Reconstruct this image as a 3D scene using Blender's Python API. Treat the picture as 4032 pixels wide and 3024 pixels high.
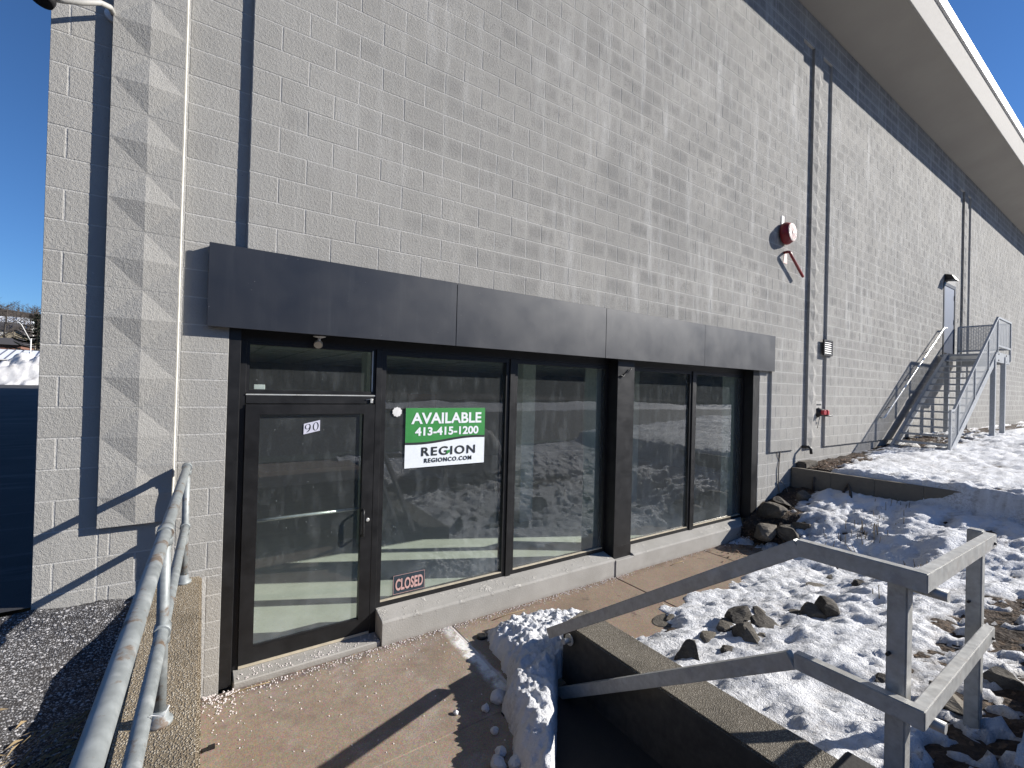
import bpy, bmesh, math, random
import numpy as np
from mathutils import Vector, Matrix
R = math.radians
random.seed(7)
for o in list(bpy.data.objects): bpy.data.objects.remove(o)
scn = bpy.context.scene
COL = scn.collection

# ------------------------------------------------------------------ camera
CAM = Vector((-.4518, -4.078, 2.3856))
YAW, PIT, ROL, FPX = .5937, .0071, .0266, 1797.9      # focal length in pixels of a 4032 px wide picture
_f = Vector((math.sin(YAW)*math.cos(PIT), math.cos(YAW)*math.cos(PIT), math.sin(PIT)))
_r = Vector((math.cos(YAW), -math.sin(YAW), 0)); _u = _r.cross(_f)
CR = _r*math.cos(ROL) + _u*math.sin(ROL); CU = -_r*math.sin(ROL) + _u*math.cos(ROL); CF = _f
cam = bpy.data.cameras.new('camera'); camo = bpy.data.objects.new('camera', cam); COL.objects.link(camo)
camo.matrix_world = Matrix(((CR.x, CU.x, -CF.x, CAM.x), (CR.y, CU.y, -CF.y, CAM.y), (CR.z, CU.z, -CF.z, CAM.z), (0, 0, 0, 1)))
cam.sensor_fit = 'HORIZONTAL'; cam.sensor_width = 36; cam.lens = 36*FPX/4032
cam.clip_start = .05; cam.clip_end = 3000
scn.camera = camo
def project(x, y, z):
    d = Vector((x, y, z)) - CAM; q = d.dot(CF)
    if q < .05: return None
    return (2016 + FPX*d.dot(CR)/q)/4032*1024, (1512 - FPX*d.dot(CU)/q)/4032*1024, q

def ray_dir(u, v):            # direction through a point of the 2212 px wide view of the photograph
    a = (u*1.822785-2016)/FPX; b = -(v*1.822785-1512)/FPX
    return CR*a + CU*b + CF
def about_cam(p, k): return tuple(CAM + (Vector(p)-CAM)*k)

# ------------------------------------------------------------------ light
SUN = Vector((2.05, -1.0, 1.12)).normalized()
w = bpy.data.worlds.new('World'); scn.world = w; w.use_nodes = True
nt = w.node_tree; bg = nt.nodes['Background']
sky = nt.nodes.new('ShaderNodeTexSky'); sky.sky_type = 'NISHITA'; sky.sun_disc = False
sky.sun_elevation = math.asin(SUN.z); sky.sun_rotation = math.atan2(SUN.x, SUN.y)
sky.altitude = 300; sky.air_density = 1.0; sky.dust_density = 0; sky.ozone_density = 10
nt.links.new(sky.outputs[0], bg.inputs[0]); bg.inputs[1].default_value = .075
sl = bpy.data.lights.new('sun', 'SUN'); sl.energy = 4.9; sl.angle = R(.53); sl.color = (1, .955, .89)
so = bpy.data.objects.new('sun', sl); COL.objects.link(so)
so.rotation_euler = (-SUN).to_track_quat('-Z', 'Y').to_euler(); so.location = SUN*60
vs = scn.view_settings; vs.view_transform = 'Standard'; vs.look = 'None'; vs.gamma = 1; vs.exposure = .72; vs.use_curve_mapping = False
scn.cycles.max_bounces = 8; scn.cycles.transparent_max_bounces = 16; scn.cycles.caustics_reflective = False; scn.cycles.caustics_refractive = False

# ------------------------------------------------------------------ noise
def _h(ix, iy, s):
    n = (ix.astype(np.int64)*374761393 + iy.astype(np.int64)*668265263 + s*974711) & 0x7fffffff
    n = ((n ^ (n >> 13))*1274126177) & 0x7fffffff
    return ((n ^ (n >> 16)) & 0xffff)/65535.
def vnoise(x, y, s=0):
    x = np.asarray(x, float); y = np.asarray(y, float)
    ix = np.floor(x); iy = np.floor(y); fx = x-ix; fy = y-iy
    fx = fx*fx*(3-2*fx); fy = fy*fy*(3-2*fy)
    a = _h(ix, iy, s); b = _h(ix+1, iy, s); c = _h(ix, iy+1, s); d = _h(ix+1, iy+1, s)
    return (a*(1-fx)+b*fx)*(1-fy) + (c*(1-fx)+d*fx)*fy - .5
def fbm(x, y, f, o=4, s=0, g=.5):
    t = 0; a = 1.
    for k in range(o):
        t = t + a*vnoise(np.asarray(x)*f+17.3*k, np.asarray(y)*f-9.1*k, s+k); f *= 2.03; a *= g
    return t

# ------------------------------------------------------------------ material kit
class M:
    def __init__(s, name):
        s.m = bpy.data.materials.new(name); s.m.use_nodes = True
        s.t = s.m.node_tree; s.n = s.t.nodes; s.b = s.n['Principled BSDF']; s.out = s.n['Material Output']
        s._pos = None
    def node(s, ty, **kw):
        n = s.n.new(ty)
        for k, v in kw.items(): setattr(n, k, v)
        return n
    def put(s, sock, v):
        if isinstance(v, bpy.types.NodeSocket): s.t.links.new(v, sock)
        elif isinstance(v, (int, float)): sock.default_value = v if sock.type == 'VALUE' else ((v, v, v, 1) if sock.type == 'RGBA' else (v, v, v))
        else:
            v = tuple(v); sock.default_value = (*v, 1) if (sock.type == 'RGBA' and len(v) == 3) else v
    @property
    def pos(s):
        if s._pos is None: s._pos = s.node('ShaderNodeNewGeometry').outputs['Position']
        return s._pos
    def obj(s): return s.node('ShaderNodeTexCoord').outputs['Object']
    def math(s, op, a, b=0., c=0., clamp=False):
        n = s.node('ShaderNodeMath', operation=op, use_clamp=clamp)
        for i, v in enumerate((a, b, c)): s.put(n.inputs[i], v)
        return n.outputs[0]
    def sep(s, v):
        n = s.node('ShaderNodeSeparateXYZ'); s.put(n.inputs[0], v); return n.outputs
    def comb(s, x, y, z):
        n = s.node('ShaderNodeCombineXYZ')
        for i, v in enumerate((x, y, z)): s.put(n.inputs[i], v)
        return n.outputs[0]
    def scale(s, v, sc):
        n = s.node('ShaderNodeVectorMath', operation='MULTIPLY'); s.put(n.inputs[0], v); s.put(n.inputs[1], sc); return n.outputs[0]
    def noise(s, scale, detail=4, rough=.55, v=None, dist=0):
        n = s.node('ShaderNodeTexNoise'); s.put(n.inputs['Vector'], v if v is not None else s.pos)
        n.inputs['Scale'].default_value = scale; n.inputs['Detail'].default_value = detail
        n.inputs['Roughness'].default_value = rough; n.inputs['Distortion'].default_value = dist
        return n.outputs['Fac']
    def vor(s, scale, v=None, feature='F1', out='Distance', rnd=1.):
        n = s.node('ShaderNodeTexVoronoi', feature=feature); s.put(n.inputs['Vector'], v if v is not None else s.pos)
        n.inputs['Scale'].default_value = scale; n.inputs['Randomness'].default_value = rnd
        return n.outputs[out]
    def white(s, v):
        n = s.node('ShaderNodeTexWhiteNoise'); s.put(n.inputs['Vector'], v); return n.outputs['Value']
    def ramp(s, f, lo, hi, a=0., b=1.):
        n = s.node('ShaderNodeMapRange', clamp=True); s.put(n.inputs['Value'], f)
        for k, v in (('From Min', lo), ('From Max', hi), ('To Min', a), ('To Max', b)): n.inputs[k].default_value = v
        return n.outputs[0]
    def mix(s, f, a, b, mode='MIX'):
        n = s.node('ShaderNodeMix', data_type='RGBA', blend_type=mode)
        s.put(n.inputs[0], f); s.put(n.inputs[6], a); s.put(n.inputs[7], b); return n.outputs[2]
    def bump(s, h, strength=.5, dist=.01, normal=None):
        n = s.node('ShaderNodeBump'); s.put(n.inputs['Height'], h)
        n.inputs['Strength'].default_value = strength; n.inputs['Distance'].default_value = dist
        if normal is not None: s.t.links.new(normal, n.inputs['Normal'])
        return n.outputs[0]
    def set(s, color=None, rough=None, metal=None, normal=None, spec=None, alpha=None):
        for k, v in (('Base Color', color), ('Roughness', rough), ('Metallic', metal), ('Normal', normal), ('Specular IOR Level', spec), ('Alpha', alpha)):
            if v is not None: s.put(s.b.inputs[k], v)
        return s.m

MAT = {}
def plain(name, col, rough=.6, metal=0, var=.12, scale=18, bump=.15, bscale=120, spec=.5):
    m = M(name); n = m.noise(scale, 5, .6, m.obj())
    c = m.mix(m.ramp(n, .3, .7), tuple(x*(1-var) for x in col), tuple(min(1, x*(1+var)) for x in col))
    nb = m.bump(m.noise(bscale, 3, .6, m.obj()), bump, .004)
    r = m.ramp(n, .3, .7, max(.02, rough-.07), min(1, rough+.07))
    m.set(c, r, metal, nb, spec); MAT[name] = m.m; return m.m

# --- painted block: tint per block, grime, pale run marks
def wall_mat(name, mortar=False):
    m = M(name); x, y, z = m.sep(m.pos)[0:3]
    row = m.math('FLOOR', m.math('DIVIDE', m.math('SUBTRACT', z, 3.6), .2032))
    par = m.math('MULTIPLY', m.math('MODULO', m.math('ADD', row, 100.), 2.), .5)
    colm = m.math('FLOOR', m.math('ADD', m.math('DIVIDE', x, .4064), par))
    bid = m.white(m.comb(colm, row, 3.))
    fine = m.noise(85, 4, .7); mid = m.noise(14, 5, .62); big = m.noise(1.1, 4, .55)
    # weathering grows along the wall, away from the sheltered corner
    wx = m.math('MULTIPLY', m.ramp(x, -1.6, 4.5), m.ramp(z, 1.9, 4.0, .35, 1.))
    base = m.mix(m.ramp(bid, 0, 1), (.352, .341, .316), (.398, .386, .358))
    fu = m.math('FRACT', m.math('ADD', m.math('DIVIDE', x, .4064), par)); fv = m.math('FRACT', m.math('DIVIDE', m.math('SUBTRACT', z, 3.6), .2032))
    eu = m.math('MULTIPLY', m.math('MINIMUM', fu, m.math('SUBTRACT', 1., fu)), 2.); ev = m.math('MINIMUM', fv, m.math('SUBTRACT', 1., fv))
    heart = m.ramp(m.math('MINIMUM', eu, ev), .02, .30)      # paint lies thicker near the joints, the middle of each block holds dirt
    grime = m.math('MULTIPLY', m.math('MULTIPLY', m.ramp(mid, .30, .62), m.ramp(fine, .38, .60)), m.math('MULTIPLY', m.ramp(bid, .05, .9, .45, 1.), m.ramp(heart, 0, 1, .25, 1.)))
    base = m.mix(m.math('MULTIPLY', grime, m.math('MULTIPLY', wx, .9)), base, (.105, .103, .098))
    soft = m.math('MULTIPLY', m.ramp(big, .38, .66), wx)
    base = m.mix(m.math('MULTIPLY', soft, .5), base, (.19, .188, .182))
    cell = m.math('MULTIPLY', m.math('MULTIPLY', m.ramp(m.white(m.comb(colm, row, 9.)), .45, 1.), m.math('MULTIPLY', wx, heart)), .52)
    if not mortar: base = m.mix(cell, base, (.18, .178, .172))
    run = m.noise(1., 6, .68, m.scale(m.pos, (4.6, 4.6, .6)))
    pale = m.math('MULTIPLY', m.math('MULTIPLY', m.ramp(run, .52, .66), m.ramp(mid, .25, .6)), wx)
    base = m.mix(m.math('MULTIPLY', pale, .66), base, (.58, .575, .555))
    damp = m.noise(2.3, 4, .6)      # dirt splashed up at the foot
    foot = m.math('MULTIPLY', m.ramp(z, .0, .4, 1., 0.), m.ramp(damp, .4, .6))
    base = m.mix(m.math('MULTIPLY', foot, .3), base, (.16, .13, .11))
    if mortar: base = m.mix(.68, base, (.55, .54, .515))
    pit = m.ramp(m.vor(95), .0, .25); pmask = m.ramp(m.noise(6, 3), .42, .6)
    spk = m.math('MULTIPLY', m.math('LESS_THAN', m.vor(42), .13), m.math('MULTIPLY', pmask, m.ramp(bid, .3, .8)))
    base = m.mix(m.math('MULTIPLY', spk, .55), base, (.1, .1, .1))
    chip = m.math('MULTIPLY', m.ramp(m.noise(21, 4, .7), .69, .72), m.ramp(m.noise(2.7, 3), .5, .6))
    base = m.mix(m.math('MULTIPLY', chip, .8), base, (.62, .6, .56))
    h = m.math('ADD', m.math('MULTIPLY', m.noise(150, 4, .65), .7), m.math('MULTIPLY', m.noise(46, 3, .6), .8))
    h = m.math('ADD', h, m.math('MULTIPLY', pit, .35)); h = m.math('SUBTRACT', h, m.math('MULTIPLY', spk, .8))
    m.set(base, .88, 0, m.bump(h, .85, .007), .25); MAT[name] = m.m
wall_mat('block_paint'); wall_mat('mortar_paint', True)

def glass_mat(name, tint, dirt=.05):
    m = M(name); t = m.t
    tr = m.node('ShaderNodeBsdfTransparent'); m.put(tr.inputs[0], tint)
    gl = m.node('ShaderNodeBsdfGlossy'); m.put(gl.inputs[0], (.95, .97, 1)); gl.inputs['Roughness'].default_value = .012
    wob = m.bump(m.noise(1.3, 2, .5), .06, .02); t.links.new(wob, gl.inputs['Normal'])
    ge = m.node('ShaderNodeNewGeometry'); dt = m.node('ShaderNodeVectorMath', operation='DOT_PRODUCT')
    t.links.new(ge.outputs['Normal'], dt.inputs[0]); t.links.new(ge.outputs['Incoming'], dt.inputs[1])
    c5 = m.math('POWER', m.math('SUBTRACT', 1., m.math('ABSOLUTE', dt.outputs['Value'])), 5.)
    k = m.math('MULTIPLY', m.math('ADD', .043, m.math('MULTIPLY', c5, .957)), 2.1, clamp=True)      # two faces of one thin pane
    mx = m.node('ShaderNodeMixShader'); m.put(mx.inputs[0], k); t.links.new(tr.outputs[0], mx.inputs[1]); t.links.new(gl.outputs[0], mx.inputs[2])
    x, y, z = m.sep(m.pos)[0:3]
    sm = m.math('MULTIPLY', m.ramp(m.noise(1., 5, .65, m.scale(m.pos, (9, 9, 3))), .5, .8), dirt*1.2)
    low = m.math('MULTIPLY', m.ramp(z, .3, .75, 1., 0.), m.math('MULTIPLY', m.ramp(m.noise(5, 4), .3, .75), dirt*2.6))
    dots = m.math('MULTIPLY', m.math('LESS_THAN', m.vor(26), .06), m.math('MULTIPLY', m.math('GREATER_THAN', m.noise(7, 2), .55), .55))
    df = m.node('ShaderNodeBsdfDiffuse'); m.put(df.inputs[0], (.72, .78, .8))
    f = m.math('ADD', m.math('ADD', sm, low), m.math('ADD', dots, dirt*.7), clamp=True)
    m2 = m.node('ShaderNodeMixShader'); m.put(m2.inputs[0], f); t.links.new(mx.outputs[0], m2.inputs[1]); t.links.new(df.outputs[0], m2.inputs[2])
    t.links.new(m2.outputs[0], m.out.inputs[0]); m.n.remove(m.b); MAT[name] = m.m
glass_mat('window_glass', (.84, .91, .875), .05)
glass_mat('far_glass', (.2, .22, .24), .02)

def black_alu():
    m = M('black_alu'); n = m.noise(7, 5, .6); d = m.math('LESS_THAN', m.vor(60), .05)
    d = m.math('MULTIPLY', d, m.math('GREATER_THAN', m.noise(9, 2), .6))
    c = m.mix(m.ramp(n, .35, .7), (.0085, .0085, .009), (.016, .016, .017)); c = m.mix(m.math('MULTIPLY', d, .3), c, (.3, .3, .3))
    m.set(c, m.ramp(n, .3, .7, .38, .5), 0, None, .4); MAT['black_alu'] = m.m
black_alu()
def band_mat():
    m = M('band_metal'); n = m.noise(2.2, 5, .6); n2 = m.noise(1., 4, .6, m.scale(m.pos, (14, 14, 1.2)))
    c = m.mix(m.ramp(n, .3, .7), (.0105, .0122, .0175), (.0145, .0165, .0225))
    c = m.mix(m.math('MULTIPLY', m.ramp(n2, .56, .78), .35), c, (.04, .043, .048))
    d = m.math('MULTIPLY', m.math('LESS_THAN', m.vor(17), .045), m.math('GREATER_THAN', m.noise(5, 2), .54))
    c = m.mix(m.math('MULTIPLY', d, .4), c, (.4, .4, .4))
    m.set(c, m.ramp(n, .3, .7, .38, .47), 0, m.bump(m.noise(1.6, 2), .05, .02), .8); MAT['band_metal'] = m.m
band_mat()

def walk_mat():
    m = M('sidewalk_concrete'); x, y, z = m.sep(m.pos)[0:3]
    n = m.noise(1.6, 6, .62); n2 = m.noise(5.5, 5, .6); f = m.noise(120, 3, .7); sand = m.vor(160, None, 'F1', 'Color')
    c = m.mix(m.ramp(n, .3, .7), (.235, .178, .130), (.325, .265, .208))
    c = m.mix(m.math('MULTIPLY', m.ramp(n2, .5, .72), .55), c, (.32, .238, .19))
    c = m.mix(m.math('MULTIPLY', m.ramp(n2, .55, .3), .35), c, (.235, .19, .15))
    salt = m.math('MULTIPLY', m.ramp(m.noise(2.4, 5, .65), .53, .72), m.math('MULTIPLY', m.ramp(f, .35, .6), m.ramp(x, 2.2, 1.2)))
    c = m.mix(m.math('MULTIPLY', salt, .6), c, (.5, .45, .42))
    # white crust along the joint
    jx = m.math('ABSOLUTE', m.math('SUBTRACT', x, m.math('ADD', 1.585, m.math('MULTIPLY', m.math('SUBTRACT', n2, .5), .12))))
    crust = m.math('MULTIPLY', m.ramp(jx, .085, .03), m.math('MULTIPLY', m.ramp(m.noise(7, 4), .3, .5), m.ramp(y, -1.25, -1.0)))
    c = m.mix(m.math('MULTIPLY', crust, .92), c, (.84, .83, .81))
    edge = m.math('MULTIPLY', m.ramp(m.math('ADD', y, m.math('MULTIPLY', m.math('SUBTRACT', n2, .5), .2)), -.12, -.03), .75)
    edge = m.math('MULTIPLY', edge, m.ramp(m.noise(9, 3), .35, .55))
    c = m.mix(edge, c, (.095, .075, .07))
    spots = m.math('MULTIPLY', m.ramp(m.noise(3.3, 5, .7), .60, .70), m.ramp(x, 1.7, 2.6))
    c = m.mix(m.math('MULTIPLY', m.ramp(x, 1.6, 2.2), .35), c, (.20, .135, .085))
    c = m.mix(m.math('MULTIPLY', spots, .8), c, (.07, .05, .045))
    c = m.mix(.45, c, m.mix(.45, sand, (.5, .5, .5)), 'OVERLAY'); c = m.mix(m.math('MULTIPLY', m.ramp(m.noise(17, 5, .7), .5, .68), .4), c, (.17, .135, .105)); c = m.mix(m.math('MULTIPLY', m.ramp(m.noise(1.1, 6, .7), .52, .64), .35), c, (.15, .12, .095))
    h = m.math('ADD', m.math('MULTIPLY', f, .5), m.math('MULTIPLY', m.noise(38, 4), .8))
    m.set(c, .9, 0, m.bump(h, .55, .006), .25); MAT['sidewalk_concrete'] = m.m
walk_mat()
def sill_mat():
    m = M('sill_concrete'); n = m.noise(3, 6, .62); x, y, z = m.sep(m.pos)[0:3]
    c = m.mix(m.ramp(n, .3, .7), (.31, .298, .272), (.39, .375, .348))
    spall = m.math('MULTIPLY', m.ramp(m.noise(11, 5, .7), .56, .62), m.math('MULTIPLY', m.ramp(z, .18, .22), m.ramp(m.noise(1.3, 3), .4, .52)))
    c = m.mix(m.math('MULTIPLY', spall, .8), c, (.52, .50, .46))
    dk = m.math('MULTIPLY', m.ramp(z, .04, .0), m.ramp(m.noise(8, 4), .3, .6)); c = m.mix(m.math('MULTIPLY', dk, .5), c, (.18, .15, .13))
    h = m.math('ADD', m.noise(70, 4, .65), m.math('MULTIPLY', m.math('MULTIPLY', spall, m.noise(45, 3)), 6.))
    m.set(c, .9, 0, m.bump(h, .5, .006), .25); MAT['sill_concrete'] = m.m
sill_mat()
def aggregate(name, base, lo, hi, sc=75):
    m = M(name); v = m.vor(sc, None, 'F1', 'Color'); d = m.vor(sc); n = m.noise(2.5, 5, .6)
    g = m.sep(v)[0]
    c = m.mix(m.ramp(g, .1, .9), lo, hi); c = m.mix(m.ramp(d, .3, .62), c, base)
    c = m.mix(m.math('MULTIPLY', m.ramp(n, .5, .72), .6), c, tuple(q*.42 for q in base))
    ob = m.sep(m.pos)
    h = m.ramp(d, .62, .1)
    m.set(c, .9, 0, m.bump(h, .8, .008), .25); MAT[name] = m.m
aggregate('exposed_aggregate', (.23, .185, .125), (.22, .165, .105), (.56, .50, .40), 115)
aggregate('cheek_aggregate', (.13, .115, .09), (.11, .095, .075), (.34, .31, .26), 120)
plain('shade_dark_concrete', (.05, .045, .038), .9, var=.35, bump=.5, bscale=60)  # cheek wall sides: deep shade put into the colour
plain('shade_black_concrete', (.03, .027, .024), .8, bump=.5, bscale=60)  # steps and floor at their foot, coloured near black in place of shade
aggregate('gravel_ground', (.045, .042, .042), (.035, .034, .036), (.34, .34, .35), 105)

def snow_mat(name, dirt=.35, col=(.90, .91, .93)):
    m = M(name); n = m.noise(1.7, 6, .65); f = m.noise(30, 5, .7); x, y, z = m.sep(m.pos)[0:3]
    at_ = m.node('ShaderNodeAttribute'); at_.attribute_name = 'thin'
    dm = m.math('MULTIPLY', m.ramp(n, .54, .70), m.ramp(f, .42, .62))
    c = m.mix(m.math('MULTIPLY', dm, dirt), col, (.22, .19, .165))
    sp = m.math('MULTIPLY', m.math('LESS_THAN', m.vor(33), .09), m.math('GREATER_THAN', m.noise(4, 3), .56))
    c = m.mix(m.math('MULTIPLY', sp, .75), c, (.1, .085, .07))
    c = m.mix(m.math('MULTIPLY', m.ramp(m.noise(.9, 5, .6), .48, .7), dirt*.32), c, (.42, .40, .38))
    c = m.mix(m.math('MULTIPLY', at_.outputs['Fac'], m.ramp(f, .25, .6, .3, .85)), c, (.25, .225, .20))
    h = m.math('ADD', m.math('MULTIPLY', m.noise(55, 4, .7), .8), m.math('MULTIPLY', m.noise(170, 2, .6), .4))
    h = m.math('ADD', h, m.math('MULTIPLY', m.noise(22, 3, .6), 1.2))
    m.set(c, .72, 0, m.bump(h, 1., .022), .35)
    MAT[name] = m.m
snow_mat('snow', .85, (.77, .78, .80)); snow_mat('bank_snow', .6, (.79, .80, .82)); snow_mat('dirty_snow', 1.0, (.62, .61, .6))

def soil_mat():
    m = M('wet_soil'); n = m.noise(4, 6, .65); g = m.sep(m.vor(34, None, 'F1', 'Color'))[0]
    c = m.mix(m.ramp(n, .3, .7), (.022, .016, .012), (.075, .052, .036)); c = m.mix(m.math('MULTIPLY', m.ramp(g, .75, .95), .6), c, (.2, .135, .085))
    h = m.math('ADD', m.noise(28, 5, .7), m.math('MULTIPLY', m.vor(34), .6))
    m.set(c, .85, 0, m.bump(h, 1., .03), .3); MAT['wet_soil'] = m.m
soil_mat()
def galv(name, col, rust=.6, rough=.42, metal=.55):
    m = M(name); v = m.obj(); n = m.noise(9, 5, .65); st = m.noise(24, 4, .6)
    c = m.mix(m.ramp(st, .3, .7), tuple(q*.82 for q in col), tuple(min(1, q*1.15) for q in col))
    rm = m.math('MULTIPLY', m.ramp(n, .555, .62), m.ramp(st, .3, .5)); c = m.mix(m.math('MULTIPLY', rm, rust), c, (.12, .07, .035))
    pl = m.math('MULTIPLY', m.ramp(m.noise(14, 4), .58, .7), .35); c = m.mix(pl, c, (.55, .57, .56))
    m.set(c, m.ramp(st, .3, .7, rough-.06, rough+.14), m.math('SUBTRACT', metal, m.math('MULTIPLY', rm, metal)), m.bump(st, .2, .003), .5); MAT[name] = m.m
galv('galvanized_pipe', (.27, .29, .29), .85, .5, .3); galv('flat_alu', (.40, .395, .37), .25, .46, .3); galv('stair_steel', (.42, .44, .46), .12, .45, .35)

def rock_mat():
    m = M('rock'); n = m.noise(6, 7, .68); s2 = m.noise(1., 5, .6, m.scale(m.obj(), (4, 4, 16)))
    c = m.mix(m.ramp(n, .3, .7), (.022, .020, .018), (.11, .098, .082)); c = m.mix(m.math('MULTIPLY', m.ramp(s2, .52, .72), .45), c, (.2, .178, .145))
    rn = m.node('ShaderNodeObjectInfo').outputs['Random']; c = m.mix(m.math('MULTIPLY', m.ramp(rn, .35, 1.), .6), c, m.mix(n, (.10, .085, .065), (.34, .30, .24)))
    h = m.math('ADD', n, m.math('MULTIPLY', s2, .7))
    m.set(c, .85, 0, m.bump(h, .8, .03), .3); MAT['rock'] = m.m
rock_mat()
def asphalt():
    m = M('asphalt'); n = m.noise(.7, 6, .6); f = m.noise(60, 4, .7); x, y, z = m.sep(m.pos)[0:3]
    c = m.mix(m.ramp(n, .3, .7), (.035, .035, .037), (.06, .06, .061)); c = m.mix(m.math('MULTIPLY', m.ramp(f, .62, .8), .5), c, (.22, .22, .22))
    st = m.noise(1., 5, .6, m.scale(m.pos, (.5, 3., 1))); c = m.mix(m.math('MULTIPLY', m.ramp(st, .55, .75), .35), c, (.24, .24, .25))
    m.set(c, .85, 0, m.bump(f, .5, .006), .3); MAT['asphalt'] = m.m
asphalt()
def woods():
    m = M('winter_woods'); n = m.noise(.11, 6, .7); s2 = m.noise(1., 5, .7, m.scale(m.pos, (.6, .6, .12)))
    c = m.mix(m.ramp(n, .3, .7), (.045, .034, .030), (.115, .085, .07)); c = m.mix(m.math('MULTIPLY', m.ramp(s2, .45, .7), .5), c, (.055, .04, .035))
    m.set(c, .95, 0, m.bump(s2, 1, 2.), .1); MAT['winter_woods'] = m.m
woods()
def mesh_panel():
    m = M('expanded_mesh'); x, y, z = m.sep(m.pos)[0:3]
    a = m.math('ADD', m.math('MULTIPLY', x, .55), m.math('MULTIPLY', y, .8))
    s1 = m.math('SINE', m.math('MULTIPLY', m.math('ADD', z, m.math('MULTIPLY', a, .5)), 150.)); s2 = m.math('SINE', m.math('MULTIPLY', m.math('SUBTRACT', z, m.math('MULTIPLY', a, .5)), 150.))
    al = m.math('MAXIMUM', m.math('GREATER_THAN', s1, .2), m.math('GREATER_THAN', s2, .2))
    m.set((.36, .38, .40), .5, .3, None, .5, m.math('MULTIPLY', al, .85)); MAT['expanded_mesh'] = m.m
mesh_panel()
def soffit_mat():
    m = M('soffit_paint'); n = m.noise(.9, 5, .6); m.set(m.mix(m.ramp(n, .3, .7), (.355, .33, .295), (.39, .365, .325)), .9, 0, m.bump(m.noise(90, 3), .25, .004), .2); MAT['soffit_paint'] = m.m
soffit_mat()
def floor_mat():
    m = M('interior_floor'); n = m.noise(3.5, 6, .7); f = m.noise(40, 4, .7)
    c = m.mix(m.ramp(n, .3, .7), (.50, .49, .43), (.62, .61, .54)); c = m.mix(m.math('MULTIPLY', m.ramp(f, .6, .72), .4), c, (.18, .17, .14))
    m.set(c, .75, 0, None, .4); MAT['interior_floor'] = m.m
floor_mat()
plain('fascia_concrete', (.42, .40, .365), .9, bump=.5, bscale=40); plain('coping_white', (.72, .71, .68), .5)
plain('bell_red', (.21, .008, .012), .38, var=.25); plain('white_paint', (.74, .73, .71), .5); plain('black_plastic', (.012, .012, .013), .45)
plain('cap_red', (.42, .03, .04), .45); plain('grey_plate', (.42, .41, .38), .6); plain('door_blue_grey', (.19, .215, .27), .45, var=.06)
plain('interior_dark', (.26, .285, .27), .9); plain('interior_grey', (.42, .46, .43), .85); plain('ceiling_white', (.6, .63, .6), .9)
plain('wood_brown', (.16, .085, .045), .6); plain('bare_alu', (.72, .72, .68), .32, .5, var=.05)
plain('timber', (.155, .135, .105), .9, bump=.5, bscale=60); plain('dry_stem', (.20, .165, .115), .9); plain('dry_straw', (.27, .20, .11), .9)
plain('bark', (.06, .05, .042), .95, bump=.5, bscale=30); plain('needles', (.02, .03, .016), .9); plain('salt', (.60, .55, .53), .9)
plain('house_grey', (.13, .14, .17), .8); plain('house_white', (.68, .67, .63), .7); plain('house_tan', (.36, .31, .22), .8); plain('metal_roof', (.74, .76, .78), .4, var=.05); plain('dark_roof', (.06, .055, .055), .9)
plain('bleached_vine', (.24, .215, .185), .9); plain('pale_bead', (.76, .74, .66), .8, bump=.4)
plain('sign_green', (.035, .25, .055), .5, var=.04, bump=0); plain('sign_white', (.80, .84, .86), .45, var=.03, bump=0); plain('sign_black', (.015, .02, .022), .5, bump=0); plain('sign_navy', (.03, .045, .06), .45, bump=0)
plain('sign_pink', (.58, .36, .33), .5, var=.08, bump=0); plain('sign_lilac', (.62, .62, .72), .5, bump=0); plain('terracotta_roof', (.2, .1, .07), .9); plain('threshold_alu', (.62, .55, .42), .45, .3)

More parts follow.
